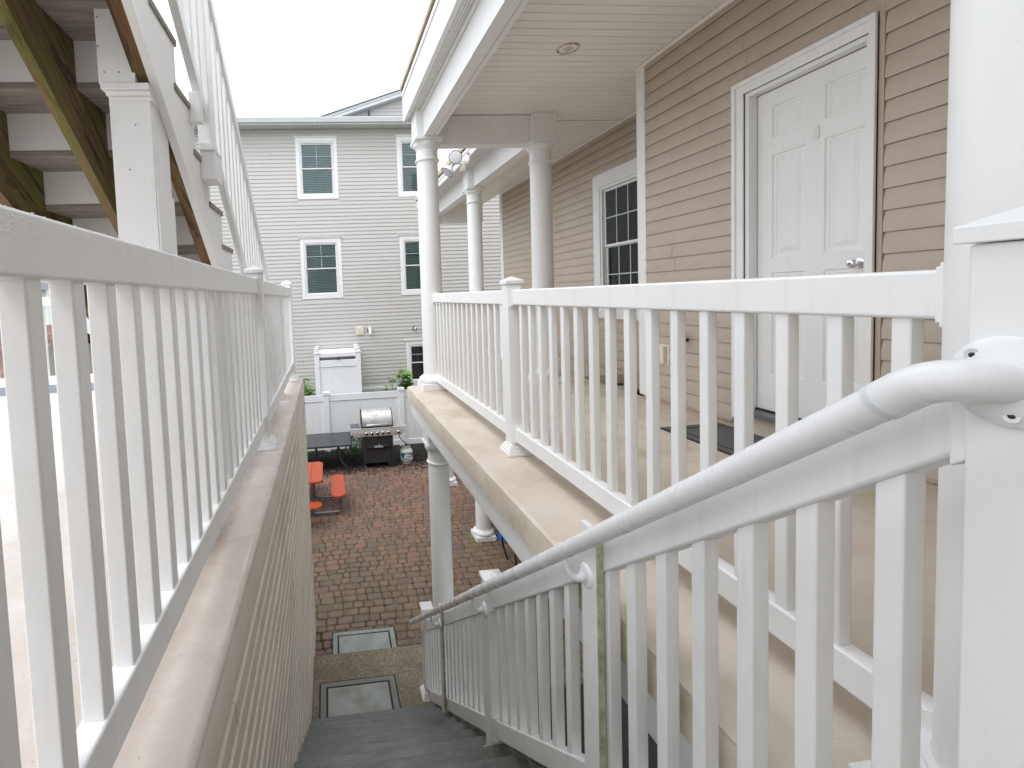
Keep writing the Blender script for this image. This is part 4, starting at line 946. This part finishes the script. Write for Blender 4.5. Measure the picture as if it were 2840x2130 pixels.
for x in (sx0, sx1):
    for yy in (SY+.07, FY-.12):
        p = part_empty('post', sh); B('shaft', 'blue_white_vinyl', p, x-.068, x+.068, yy-.068, yy+.068, 0, Zr(-1.56), .005)
        m = MB(); m.box(x-.085, x+.085, yy-.085, yy+.085, Zr(-1.559), Zr(-1.53)); m.box(x-.055, x+.055, yy-.055, yy+.055, Zr(-1.529), Zr(-1.47)); m.lathe([(.045, Zr(-1.469)), (.06, Zr(-1.455)), (.075, Zr(-1.43)), (.075, Zr(-1.415)), (.02, Zr(-1.395))], x, yy, 4); m.build('cap', 'blue_white_vinyl', p, .003)
a, b = sx0+.069, sx1-.069
B('header', 'blue_white_vinyl', sh, a, b, SY+.04, SY+.09, Zr(-1.67), Zr(-1.575), .004); B('top_rail', 'blue_white_vinyl', sh, a, b, SY+.03, SY+.075, Zr(-1.93), Zr(-1.755), .004); B('rail_lip', 'blue_white_vinyl', sh, a, b, SY+.024, SY+.08, Zr(-1.945), Zr(-1.9305), .003)
MB().add([(a, SY+.04, Zr(-1.574)), (b, SY+.04, Zr(-1.574)), (b, FY-.06, Zr(-1.53)), (a, FY-.06, Zr(-1.53)), (a, SY+.04, Zr(-1.562)), (b, SY+.04, Zr(-1.562)), (b, FY-.06, Zr(-1.518)), (a, FY-.06, Zr(-1.518))], [(0,1,2,3),(4,5,6,7),(0,1,5,4),(1,2,6,5),(2,3,7,6),(3,0,4,7)]).build('roof_panel', 'blue_white_vinyl', sh)
for k in range(10):
    x0 = a+(b-a)*k/10; x1 = a+(b-a)*(k+1)/10
    MB().prism([(x0+.004, SY+.046), (x1-.004, SY+.046), (x1-.0005, SY+.05), (x1-.0005, SY+.07), (x0+.0005, SY+.07), (x0+.0005, SY+.05)], 'z', .1, Zr(-1.94)).build('board', 'blue_white_vinyl', sh)
B('side_panel', 'blue_white_vinyl', sh, sx1-.02, sx1+.02, SY+.14, FY-.19, .1, Zr(-1.76)); B('side_panel', 'blue_white_vinyl', sh, sx0-.02, sx0+.02, SY+.14, FY-.19, .1, Zr(-1.76))
B('latch', 'steel_grey', sh, .22, .32, SY+.0, SY+.035, Zr(-1.735), Zr(-1.685), .005); B('latch', 'black_plastic', sh, .255, .285, SY-.015, SY-.001, Zr(-1.73), Zr(-1.68), .004)

# ================================================================== GRILL
gr = thing('grill', 'stainless and black gas grill with six knobs by the fence', 'grill')
GF, GBk = 11.36, 11.90           # front and back
lx0, lx1 = .72, 1.50
hood = [(GF+.05, 1.035), (GF+.02, 1.06), (GF+.015, 1.14), (GF+.03, 1.22), (GF+.075, 1.31), (GF+.15, 1.385), (GF+.25, 1.425), (GF+.36, 1.42), (GF+.46, 1.37), (GF+.52, 1.28), (GF+.54, 1.15), (GF+.54, 1.035)]
MB().prism(hood, 'x', lx0+.022, lx1-.022).build('lid', 'steel', gr, smooth=True)
for x in (lx0, lx1-.0215):
    cy_ = sum(p[0] for p in hood)/len(hood); cz_ = sum(p[1] for p in hood)/len(hood)
    MB().prism([(cy_+(p[0]-cy_)*1.03, cz_+(p[1]-cz_)*1.03) for p in hood], 'x', x, x+.0213).build('lid_end', 'dark_metal', gr)
MB().tube([(lx0+.12, GF+.012, 1.105), (lx0+.12, GF-.025, 1.105), (lx0+.14, GF-.04, 1.105), (lx1-.14, GF-.04, 1.105), (lx1-.12, GF-.025, 1.105), (lx1-.12, GF+.012, 1.105)], .0125, 12).build('lid_handle', 'chrome', gr, smooth=True)
th = MB().disc((1.11, GF+.098, 1.338), (0, -.75, .66), .036, .012, 22).build('thermometer', 'chrome', gr, smooth=True); MB().disc((1.11, GF+.088, 1.3465), (0, -.75, .66), .027, .0022, 22).build('dial', 'lamp_glass', th)
B('firebox', 'dark_metal', gr, lx0+.01, lx1-.01, GF+.06, GBk, .86, 1.034, .01)
for n_, x0, x1 in (('side_shelf', .425, .705), ('side_shelf', 1.515, 1.84)):
    s_ = B(n_, 'steel', gr, x0, x1, GF+.03, GBk-.02, .975, 1.015, .008); B('shelf_inset', 'steel_grey' if x0 < 1 else 'steel', s_, x0+.02, x1-.02, GF+.06, GBk-.05, 1.0151, 1.018)
fp = MB()
for y0, y1, f in ((GF-.02, GF+.045, 0),):
    A = [(.425, y0, .992), (1.84, y0, .992), (1.80, y0-.012, .93), (1.685, y0+.02, .805), (.53, y0+.02, .805), (.462, y0-.012, .93)]
    Bk = [(p[0], y1, p[2]) for p in A]; fp.add(A+Bk, [(0,1,2,5), (5,2,3,4), (6,11,8,7), (11,10,9,8)]+[(i, (i+1) % 6, 6+(i+1) % 6, 6+i) for i in range(6)])
fpo = fp.build('control_panel', 'steel', gr, .003)
B('panel_strip', 'steel', gr, .43, 1.835, GF-.028, GF+.03, .9925, 1.018, .004)
for kx in (.835, .972, 1.108, 1.245, 1.382, 1.628):
    kb = MB().tube([(kx, GF-.020, .885), (kx, GF-.030, .884), (kx, GF-.034, .883)], 0, 20, [.042, .042, .036]).build('bezel', 'chrome', gr, smooth=True)
    kn = MB(); kn.tube([(kx, GF-.033, .883), (kx, GF-.066, .880), (kx, GF-.070, .880)], 0, 18, [.032, .028, .024]); kn.box(kx-.007, kx+.007, GF-.082, GF-.065, .855, .908); kn.build('knob', 'black_plastic', gr, smooth=True)
MB().disc((.79, GF-.012, .835), (0, -1, 0), .012, .012, 12).build('igniter', 'steel_grey', gr)
cx0, cx1 = .745, 1.49
cab = part_empty('cabinet', gr)
B('side_panel', 'grill_black', cab, cx0, cx0+.05, GF+.02, GBk, .05, .86, .008); B('side_panel', 'grill_black', cab, cx1-.05, cx1, GF+.02, GBk, .15, .86, .008)
B('door_panel', 'grill_black', cab, cx0+.052, cx1-.052, GF+.035, GF+.055, .15, .845, .004); B('back_panel', 'grill_black', cab, cx0+.05, cx1-.05, GBk-.02, GBk, .15, .85); B('bottom_panel', 'grill_black', cab, cx0+.05, cx1-.05, GF+.03, GBk, .13, .149)
MB().prism([(GF+.034, .60), (GF-.055, .592), (GF-.055, .535), (GF+.034, .475)], 'x', cx0+.09, cx1-.09).build('door_handle', 'dark_metal', gr, .004)
me = text_mesh('NEXGRILL', .060, .0015, offset=.0008); me.materials.append(MATS['letter_white']); o = link('lettering', me, gr); o.matrix_local = Matrix.Translation(((cx0+cx1)/2, GF-.0568, .563)) @ Matrix.Rotation(PI/2, 4, 'X') @ Matrix.Diagonal((.80, 1.0, 1, 1))
MB().prism([(1.115, .594), (1.127, .612), (1.128, .635), (1.134, .618), (1.143, .606), (1.138, .592)], 'y', GF-.0585, GF-.0560).build('flame_mark', 'letter_white', gr)
for wy in (GF+.06, GBk-.06):
    wl2 = part_empty('wheel', gr); wx = cx1-.01
    MB().tube([(wx-.03, wy-.035, .105), (wx-.03, wy-.033, .105), (wx-.03, wy-.005, .105), (wx-.03, wy+.0, .105)], 0, 28, [.082, .105, .105, .082]).build('tyre', 'rubber', wl2, smooth=True)
    rim = MB(); rim.tube([(wx-.03, wy-.041, .105), (wx-.03, wy-.036, .105)], .016, 12)
    for a in range(6):
        t = a*PI/3; rim.tube([(wx-.03, wy-.037, .105), (wx-.03+.07*math.cos(t), wy-.037, .105+.07*math.sin(t))], .0075, 6)
    for a in range(24):
        t, t2 = a*PI/12, (a+1)*PI/12; rim.tube([(wx-.03+.072*math.cos(t), wy-.037, .105+.072*math.sin(t)), (wx-.03+.072*math.cos(t2), wy-.037, .105+.072*math.sin(t2))], .007, 6)
    rim.build('rim', 'dark_metal', wl2)
for fy in (GF+.05, GBk-.05): MB().prism([(cx0+.005, .0), (cx0+.075, .0), (cx0+.06, .06), (cx0+.015, .06)], 'y', fy-.03, fy+.03).build('foot', 'steel_grey', gr, .004)
MB().tube([(1.66, GF+.10, .80), (1.665, GF+.08, .72), (1.71, GF+.07, .64), (1.80, GF+.09, .565), (1.845, GF+.16, .49)], .011, 10).build('gas_hose', 'rubber', gr, smooth=True)

# ================================================================== PROPANE TANK
tk = thing('propane_tank', 'pale grey propane tank with blue label right of the grill', 'propane tank')
tx, ty, tr = 1.845, 11.60, .158
tp = [(.09, .0), (.105, .004), (.105, .03)]
MB().lathe([(.112, .0), (.112, .045)], tx, ty, 32).build('foot_ring', 'tank_paint', tk, smooth=True)
body = [(.05, .022), (.09, .028), (.125, .046), (.148, .078), (tr, .115), (tr, .30), (.150, .335), (.125, .368), (.085, .388), (.04, .395)]
MB().lathe(body, tx, ty, 40).build('body', 'tank_paint', tk, smooth=True)
col_ = MB(); seg = 30
for k in range(seg):
    a0, a1 = -PI*1.5+PI*.28+(2*PI*.84)*k/seg, -PI*1.5+PI*.28+(2*PI*.84)*(k+1)/seg
    h0 = .475 if not 9 < k < 20 else .455
    col_.add([(tx+r*math.cos(a), ty+r*math.sin(a), z) for r in (.098, .094) for a, z in ((a0, .372), (a1, .372), (a1, h0), (a0, h0))], [(0,1,2,3),(4,5,6,7),(2,3,7,6),(0,1,5,4)])
col_.build('collar', 'tank_paint', tk, smooth=True)
MB().tube([(tx, ty, .39), (tx, ty, .455)], .022, 12).build('valve', 'steel_grey', tk); MB().disc((tx, ty, .456), (0, 0, 1), .034, .02, 12).build('valve_wheel', 'black_plastic', tk)
def wrap(pts2, r, name, mat, zc, seg_=1):
    """flat outline (u along the girth, v up) wrapped on the tank facing -y"""
    pass
lab = MB(); nu = 24; ua = 1.18
def wv_(u, v, r): a = -PI/2+u; return (tx+r*math.cos(a), ty+r*math.sin(a), v)
up_, lo_ = .305, .105
for mat, e, r in (('label_white', .0, tr+.0015), ('label_blue', .012, tr+.0028)):
    m = MB(); vs = []; fs = []
    for i in range(nu+1):
        u = -ua+2*ua*i/nu; t = u/ua; u *= (1-e*2)
        vs += [wv_(u-.05, up_-e+.006*math.cos(t*2)-.0, r), wv_(u-.05, lo_+e+.11*t*t, r)]
    fs = [(2*i, 2*i+1, 2*i+3, 2*i+2) for i in range(nu)]; m.add(vs, fs); m.build('label', mat, tk, smooth=True)
for body_, sz, uu, vv in (('Blue', .092, .10, .244), ('Rhino', .092, .18, .172)):
    me = text_mesh(body_, sz, .0005, .28, .0022)
    for v in me.vertices:
        x_, y_, z_ = v.co; q = wv_(x_/tr+uu, vv+y_, tr+.0042+z_); v.co = q
    me.materials.append(MATS['letter_white']); link('lettering', me, tk)
# pale animal-head mark at the left of the lettering
mk = [(-.52, .205), (-.47, .225), (-.43, .262), (-.40, .245), (-.35, .255), (-.33, .225), (-.35, .195), (-.38, .165), (-.43, .160), (-.47, .178)]
vs = [wv_(u, v, tr+.0042) for u, v in mk]; MB().add(vs, [tuple(range(len(mk)))]).build('label_mark', 'label_white', tk)

# ================================================================== BLACK PATIO TABLE
tb = thing('patio_table', 'black rectangular patio table with umbrella hole beside the grill', 'table')
tx0, tx1, ty0, ty1, tz = -1.40, .465, 11.10, 12.22, .72
top = part_empty('table_top', tb)
for i in range(2):
    x0 = tx0+.03+(tx1-tx0-.06)*i/2; x1 = tx0+.03+(tx1-tx0-.06)*(i+1)/2
    B('slab', 'slate_top', top, x0+.0015, x1-.0015, ty0+.03, ty1-.03, tz-.010, tz+.001, .002)
m = MB(); m.box(tx0, tx1, ty0, ty0+.029, tz-.035, tz+.004); m.box(tx0, tx1, ty1-.029, ty1, tz-.035, tz+.004); m.box(tx0, tx0+.029, ty0+.0295, ty1-.0295, tz-.035, tz+.004); m.box(tx1-.029, tx1, ty0+.0295, ty1-.0295, tz-.035, tz+.004); m.build('rim', 'dark_metal', top, .006)
MB().disc((-.40, 11.66, tz+.0012), (0, 0, 1), .032, .002, 20).build('umbrella_hole', 'black_plastic', top)
for sx, xx in ((1, .20), (-1, -1.13)):
    for sy, yy in ((-1, ty0+.16), (1, ty1-.16)):
        MB().tube([(xx-sx*.06, yy-sy*.02, tz-.03), (xx-sx*.10, yy-sy*.03, .56), (xx-sx*.10, yy-sy*.03, .45), (xx-sx*.02, yy, .30), (xx+sx*.10, yy+sy*.04, .15), (xx+sx*.16, yy+sy*.07, .0)], .021, 10).build('leg', 'dark_metal', tb, smooth=True)
        MB().tube([(xx-sx*.02, yy, .44), (xx+sx*.0, yy+sy*.0, .50), (xx+sx*.10, yy+sy*.02, .60), (xx+sx*.13, yy+sy*.03, tz-.03)], .016, 10).build('brace', 'dark_metal', tb, smooth=True)
for yy in (ty0+.19, ty1-.19): MB().tube([(-1.05, yy, .50), (.12, yy, .50)], .015, 8).build('stretcher', 'dark_metal', tb); MB().tube([(-1.05, yy, .40), (.12, yy, .40)], .012, 8).build('stretcher', 'dark_metal', tb)
MB().tube([(-.44, ty0+.19, .50), (-.44, ty1-.19, .50)], .015, 8).build('stretcher', 'dark_metal', tb); MB().tube([(-.40, ty0+.19, .62), (-.40, ty0+.19, .18)], .018, 8).build('strut', 'dark_metal', tb)

# ================================================================== ORANGE PICNIC TABLE
pt = thing('picnic_table', 'orange painted picnic table on grey tube frame', 'picnic table')
pcx_, pcy_ = -.80, 9.42
def plank(n_, x0, x1, y0, y1, z0, z1, clip, par):
    c0, c1, c2, c3 = clip   # clipped corners: x0y0 x1y0 x1y1 x0y1
    pts = []
    k = .075
    pts += [(x0, y0+k), (x0+k, y0)] if c0 else [(x0, y0)]
    pts += [(x1-k, y0), (x1, y0+k)] if c1 else [(x1, y0)]
    pts += [(x1, y1-k), (x1-k, y1)] if c2 else [(x1, y1)]
    pts += [(x0+k, y1), (x0, y1-k)] if c3 else [(x0, y1)]
    return MB().prism(pts, 'z', z0, z1).build(n_, 'orange_wood', par, .004)
pw = .222; TZ = .765; y0, y1 = pcy_-.56, pcy_+.56
for i in range(5):
    x0 = pcx_-.56+i*(pw+.004); plank('top_board', x0, x0+pw, y0, y1, TZ-.040, TZ, (i == 0, i == 4, i == 4, i == 0), pt)
def bench(x0, x1, y0, y1, along, z=.455):
    b = part_empty('bench', pt)
    plank('seat_board', x0, x1, y0, y1, z-.038, z, (1, 1, 1, 1), b); return b
bench(-.075, .195, pcy_-.56, pcy_+.55, 'y'); bench(-1.80, -1.53, pcy_-.56, pcy_+.55, 'y'); bench(pcx_-.54, pcx_+.54, pcy_-1.00, pcy_-.73, 'x'); bench(pcx_-.54, pcx_+.54, pcy_+.73, pcy_+1.0, 'x')
tr2 = .024
def frame_u(yy):
    return [(pcx_-.0, yy, .055), (-.02, yy, .055), (.05, yy, .058), (.095, yy, .085), (.11, yy, .14), (.108, yy, .30), (.10, yy, .415)]
for yy in (pcy_-.36, pcy_+.36):
    MB().tube(frame_u(yy), tr2, 14).build('frame_tube', 'frame_tube', pt, smooth=True)
    MB().tube([(2*pcx_-p[0], p[1], p[2]) for p in frame_u(yy)], tr2, 14).build('frame_tube', 'frame_tube', pt, smooth=True)
    MB().tube([(pcx_+.36, yy, .055), (pcx_+.36, yy, .73)], tr2, 12).build('leg', 'frame_tube', pt, smooth=True); MB().tube([(pcx_-.36, yy, .055), (pcx_-.36, yy, .73)], tr2, 12).build('leg', 'frame_tube', pt, smooth=True)
for xx in (pcx_-.36, pcx_+.36):
    MB().tube([(xx, pcy_-.36, .24), (xx, pcy_-.70, .24), (xx, pcy_-.82, .28), (xx, pcy_-.865, .36), (xx, pcy_-.865, .415)], tr2*.9, 12).build('frame_tube', 'frame_tube', pt, smooth=True); MB().tube([(xx, pcy_+.36, .24), (xx, pcy_+.70, .24), (xx, pcy_+.82, .28), (xx, pcy_+.865, .36), (xx, pcy_+.865, .415)], tr2*.9, 12).build('frame_tube', 'frame_tube', pt, smooth=True)

# ================================================================== DOOR MATS
def mat_(lab, cx, cy, hx_, hy_, z, fm, fi, rz=0):
    t = thing('door_mat', lab, 'door mat'); t.location = (cx, cy, z); t.rotation_euler = (0, 0, rz)
    B('backing', 'rubber', t, -hx_, hx_, -hy_, hy_, .0, .006, .002)
    b = .085; q = .015
    m = MB()
    for a0, a1, b0, b1 in ((-hx_+q, hx_-q, -hy_+q, -hy_+b-q), (-hx_+q, hx_-q, hy_-b+q, hy_-q), (-hx_+q, -hx_+b-q, -hy_+b-q, hy_-b+q), (hx_-b+q, hx_-q, -hy_+b-q, hy_-b+q)): m.box(a0, a1, b0, b1, .0055, .0095)
    m.build('border', fm, t, .001); B('field', fi, t, -hx_+b+.006, hx_-b-.006, -hy_+b+.006, hy_-b-.006, .0055, .0105, .001); return t
mat_('grey bordered door mat on the brick patio at the foot of the landing', .27, 5.52, .40, .26, .004, 'mat_pale', 'mat_pale', -.012)
mat_('grey bordered door mat on the concrete landing below the last tread', .145, 4.56, .405, .26, .171, 'mat_grey', 'mat_pale', .0)
mat_('dark grey door mat on the beige deck before the white door', 2.80, 2.83, .30, .50, DECK+.001, 'mat_dark', 'mat_dark', .02)

# ================================================================== LIGHTS (unlit)
fl_ = thing('floodlight', 'white twin floodlight with motion sensor on the far porch eave', 'floodlight')
bx_, by_, bz_ = 2.205, 6.95, Zr(1.99)
MB().disc((bx_+.012, by_, bz_), (-1, 0, 0), .065, .02, 20).build('base', 'frame_white', fl_, smooth=True); MB().disc((bx_+.0121, by_, bz_+.06), (-1, 0, 0), .04, .012, 12).build('gasket', 'rust', fl_)
def lampcone(c, d, name):
    c = Vector(c); d = Vector(d).normalized(); h = part_empty('lamp_head', fl_)
    MB().tube([c-d*.13, c-d*.12, c-d*.06, c-d*.045, c-d*.02, c+d*.02, c+d*.05], 0, 28, [.018, .026, .030, .04, .066, .088, .096]).build('shade', 'frame_white', h, smooth=True)
    MB().tube([c+d*.0505, c+d*.054], 0, 28, [.099, .099]).build('rim', 'slat_dark', h, smooth=True); MB().tube([c+d*.0542, c+d*.058, c+d*.062], 0, 28, [.088, .07, .01]).build('lens', 'lamp_glass', h, smooth=True)
    return c-d*.125
e1 = lampcone((1.99, 6.86, Zr(1.985)), (-.28, -1, -.02), 'a'); e2 = lampcone((1.90, 6.90, Zr(1.83)), (-.62, -.10, -.75), 'b')
MB().tube([(bx_, by_, bz_-.02), (bx_-.05, by_-.01, bz_-.04), e1], .014, 10).build('arm', 'frame_white', fl_, smooth=True); MB().tube([(bx_, by_, bz_-.03), (bx_-.06, by_-.01, bz_-.07), e2], .014, 10).build('arm', 'frame_white', fl_, smooth=True)
MB().box(bx_-.12, bx_-.055, by_-.06, by_+.02, bz_-.185, bz_-.105).build('sensor', 'bracket_cream', fl_, .012); MB().tube([(bx_-.06, by_, bz_-.06), (bx_-.085, by_-.02, bz_-.12)], .018, 10).build('sensor_neck', 'bracket_cream', fl_)
rl = thing('recessed_light', 'round recessed ceiling light with rusty ring in porch ceiling', 'ceiling light')
rcx, rcy = 2.126, 3.88
m = MB(); m.lathe([(.092, CEIL-.001), (.092, CEIL-.007), (.086, CEIL-.010), (.076, CEIL-.008), (.072, CEIL-.001), (.060, CEIL+.05), (.058, CEIL+.055)], rcx, rcy, 40, caps=False); m.build('ring', 'rust_ring', rl, smooth=True)
MB().lathe([(.0715, CEIL-.0012), (.052, CEIL-.004), (.001, CEIL-.005)], rcx, rcy, 32, caps=False).build('baffle', 'ceiling_vinyl', rl, smooth=True); MB().lathe([(.040, CEIL-.0045), (.030, CEIL-.012), (.001, CEIL-.015)], rcx, rcy, 28, caps=False).build('bulb', 'lamp_glass', rl, smooth=True)

# ================================================================== PLANTS
def leafy(name, lab, c, h, spread, n, mat, size, stems=5, cat='plant', brown=0.0):
    t = thing(name, lab, cat); rg = random.Random(hash(lab) % 1000); st_ = MB(); lf = MB(); lb = MB(); tips = []
    for i in range(stems):
        a = 2*PI*i/stems+rg.random(); b = Vector((c[0]+rg.uniform(-.04, .04), c[1]+rg.uniform(-.04, .04), c[2])); tip = Vector((c[0]+math.cos(a)*spread*rg.uniform(.3, 1), c[1]+math.sin(a)*spread*rg.uniform(.3, 1), c[2]+h*rg.uniform(.65, 1)))
        mid = (b+tip)/2+Vector((0, 0, h*.12)); st_.tube([b, mid, tip], .006, 6, [.008, .006, .003]); tips.append((b, mid, tip))
    for i in range(n):
        b, mid, tip = rg.choice(tips); u = rg.uniform(.25, 1.0)**.6; p = b*(1-u)**2+mid*2*u*(1-u)+tip*u*u; a = rg.uniform(0, 2*PI); L = size*rg.uniform(.7, 1.25)
        d = Vector((math.cos(a), math.sin(a), rg.uniform(-.25, .6))).normalized(); sd_ = d.cross(Vector((0, 0, 1))).normalized(); nn = sd_.cross(d)
        q = [p, p+d*L*.3+sd_*L*.26+nn*L*.05, p+d*L*.65+sd_*L*.24+nn*L*.02, p+d*L-nn*L*.12, p+d*L*.65-sd_*L*.24+nn*L*.02, p+d*L*.3-sd_*L*.26+nn*L*.05, p+d*L*.5-nn*L*.03]
        (lb if rg.random() < brown else lf).add(q, [(0, 1, 6), (1, 2, 6), (2, 3, 6), (3, 4, 6), (4, 5, 6), (5, 0, 6)])
    st_.build('stem', 'stem', t); tag(lf.build('foliage', mat, t), kind='stuff')
    if lb.v: tag(lb.build('dry_foliage', 'leaf_brown', t), kind='stuff')
    return t
leafy('hydrangea', 'taller leafy green hydrangea behind the fence near the window', (2.22, 13.62, .02), 2.12, .20, 330, 'leaf', .19, 8, brown=.06)
leafy('hydrangea', 'low leafy hydrangea with brown tips behind the fence, left of the tall one', (1.80, 13.60, .02), 1.82, .22, 260, 'leaf', .17, 8, brown=.12)
leafy('hydrangea', 'leafy green hydrangea at the left side of the shower stall', (-.66, 13.50, .02), 2.05, .30, 340, 'leaf', .18, 9, brown=.08)
leafy('hydrangea', 'lone leaf sprig just showing above the middle of the fence', (1.30, 13.55, .02), 1.66, .12, 40, 'leaf', .12, 4)
bw = thing('boxwood_shrub', 'small round boxwood shrub between black table and grill', 'shrub')
rg = random.Random(4); m = MB()
for i in range(2200):
    d = Vector((rg.gauss(0, 1), rg.gauss(0, 1), rg.gauss(0, 1))).normalized(); rr_ = rg.uniform(.55, 1)**.5; p = Vector((.60+d.x*.20*rr_, 12.25+d.y*.20*rr_, .33+d.z*.34*rr_)); a = rg.uniform(0, 6.28); L = .028
    e = Vector((math.cos(a), math.sin(a), rg.uniform(-.4, .7))).normalized(); s_ = e.orthogonal().normalized()*L*.45; m.add([p, p+e*L*.5+s_, p+e*L, p+e*L*.5-s_], [(0, 1, 2, 3)])
MB().tube([(.60, 12.25, .0), (.60, 12.25, .3)], .012, 8).build('trunk', 'stem', bw); tag(m.build('crown', 'leaf_dark', bw), kind='stuff')
# weeds at the column foot and in the joints
m = MB()
for i in range(520):
    if i < 260: x, yy = random.gauss(2.30, .05), random.gauss(7.70, .13)
    else: x, yy = random.choice(((1.6, 6.4), (1.9, 7.0), (1.45, 6.9), (2.1, 6.2), (-.2, 5.35), (.9, 5.7)))[0]+random.gauss(0, .20), random.uniform(5.3, 7.6)
    a = random.uniform(0, 6.28); L = random.uniform(.008, .022); p = Vector((x, yy, -.004)); e = Vector((math.cos(a), math.sin(a), random.uniform(.2, .9)))*L; s_ = Vector((-math.sin(a), math.cos(a), 0))*L*.3
    m.add([p, p+e*.5+s_, p+e, p+e*.5-s_], [(0, 1, 2, 3)])
tag(m.build('moss', 'leaf', None), 'green moss and tiny weeds between the near pavers', 'moss', kind='stuff')

# ================================================================== THINGS UNDER THE PORCH
ch = thing('patio_chair', 'black patio chair mostly hidden under the porch deck', 'chair')
for x, yy, s1, s2 in ((2.62, 6.52, -1, -1), (3.12, 6.52, 1, -1), (2.62, 7.02, -1, 1), (3.12, 7.02, 1, 1)):
    MB().tube([(x, yy, .44), (x+s1*.02, yy+s2*.01, .30), (x-s1*.01, yy, .15), (x-s1*.05, yy-s2*.02, .0)], .017, 10).build('leg', 'dark_metal', ch, smooth=True)
B('seat', 'black_plastic', ch, 2.60, 3.14, 6.50, 7.04, .43, .46, .01)
for i in range(6): MB().tube([(2.66+i*.084, 7.03, .46), (2.66+i*.084, 7.10, .75), (2.66+i*.084, 7.16, .98)], .010, 8).build('back_slat', 'dark_metal', ch)
MB().tube([(2.60, 7.03, .46), (2.60, 7.10, .75), (2.62, 7.17, 1.0), (3.12, 7.17, 1.0), (3.14, 7.10, .75), (3.14, 7.03, .46)], .016, 10).build('back_frame', 'dark_metal', ch, smooth=True)
bc = thing('blue_cloth', 'crumpled blue cloth on the pavers beside the column foot', 'cloth')
m = MB(); g_ = 9; rg = random.Random(2)
vs = [(2.76+.20*i/g_+rg.uniform(-.012, .012), 7.50+.30*j/g_+rg.uniform(-.012, .012), .012+rg.uniform(0, .055)*math.sin(PI*i/g_)*math.sin(PI*j/g_)*1.6) for j in range(g_+1) for i in range(g_+1)]
m.add(vs, [(j*(g_+1)+i, j*(g_+1)+i+1, (j+1)*(g_+1)+i+1, (j+1)*(g_+1)+i) for j in range(g_) for i in range(g_)]); o = m.build('folds', 'blue_cloth', bc, smooth=True); sm_ = o.modifiers.new('solid', 'SOLIDIFY'); sm_.thickness = .003
bk = thing('black_bin', 'black box standing under the porch behind the far lower column', 'bin')
MB().prism([(2.86, .0), (3.30, .0), (3.33, .55), (2.83, .55)], 'y', 8.55, 8.95).build('body', 'black_plastic', bk, .01); B('lid', 'black_plastic', bk, 2.81, 3.35, 8.53, 8.97, .552, .60, .012)

# ================================================================== NEIGHBOURING ROOFS SEEN THROUGH THE LEFT PICKETS
nh = thing('neighbour_house', 'low neighbouring house with brown shingle roof seen between left pickets', 'house')
B('wall', 'rear_vinyl', nh, -17.0, -8.6, 12.5, 20.0, -.1, 2.05)
vs = []; rfm = MB(); courses = 16
for k in range(courses):
    t0, t1 = k/courses, (k+1)/courses; za, zb2 = 2.0+t0*1.75, 2.0+t1*1.75+.02; ya_, yb_ = 12.1+t0*4.1, 12.1+t1*4.1; x = -17.4
    rg = random.Random(k)
    while x < -8.3:
        w_ = rg.uniform(.22, .34); x2 = min(x+w_, -8.25); dz = rg.uniform(0, .012)
        rfm.add([(x, ya_, za+.03+dz), (x2-.006, ya_, za+.03+dz), (x2-.006, yb_, zb2+.01), (x, yb_, zb2+.01), (x, ya_, za), (x2-.006, ya_, za)], [(0,1,2,3),(4,5,1,0)]); x = x2
rf = rfm.build('roof', 'brown_shingle', nh); rf['kind'] = 'stuff'
MB().add([(-17.4, 16.2, 3.76), (-8.25, 16.2, 3.76), (-8.25, 20.4, 2.0), (-17.4, 20.4, 2.0)], [(0,1,2,3)]).build('rear_roof', 'brown_shingle', nh); MB().add([(-8.6, 12.5, 2.04), (-8.6, 20.0, 2.04), (-8.6, 16.2, 3.70)], [(0,1,2)]).build('gable_end', 'rear_vinyl', nh)
n2 = thing('neighbour_house', 'distant pale blue house beyond the brown roof at far left', 'house')
B('wall', 'blue_white_vinyl', n2, -30, -14.5, 26, 34, -.1, 5.4); MB().add([(-30.5, 25.5, 5.3), (-14, 25.5, 5.3), (-14, 30, 7.6), (-30.5, 30, 7.6), (-14, 34.5, 5.3), (-30.5, 34.5, 5.3)], [(0,1,2,3),(3,2,4,5)]).build('roof', 'grey_shingle', n2)
for x in (-27, -22.5, -18): B('window', 'room_dark', n2, x, x+1.1, 25.93, 25.99, 2.6, 4.1)
sd2 = thing('shed', 'low flat grey roofed shed just beyond the left deck rail', 'shed')
B('wall', 'rear_vinyl', sd2, -9.4, -3.2, 6.9, 10.4, -.05, 2.55); B('roof', 'roof_membrane', sd2, -9.6, -3.0, 6.7, 10.6, 2.56, 2.68, .02)
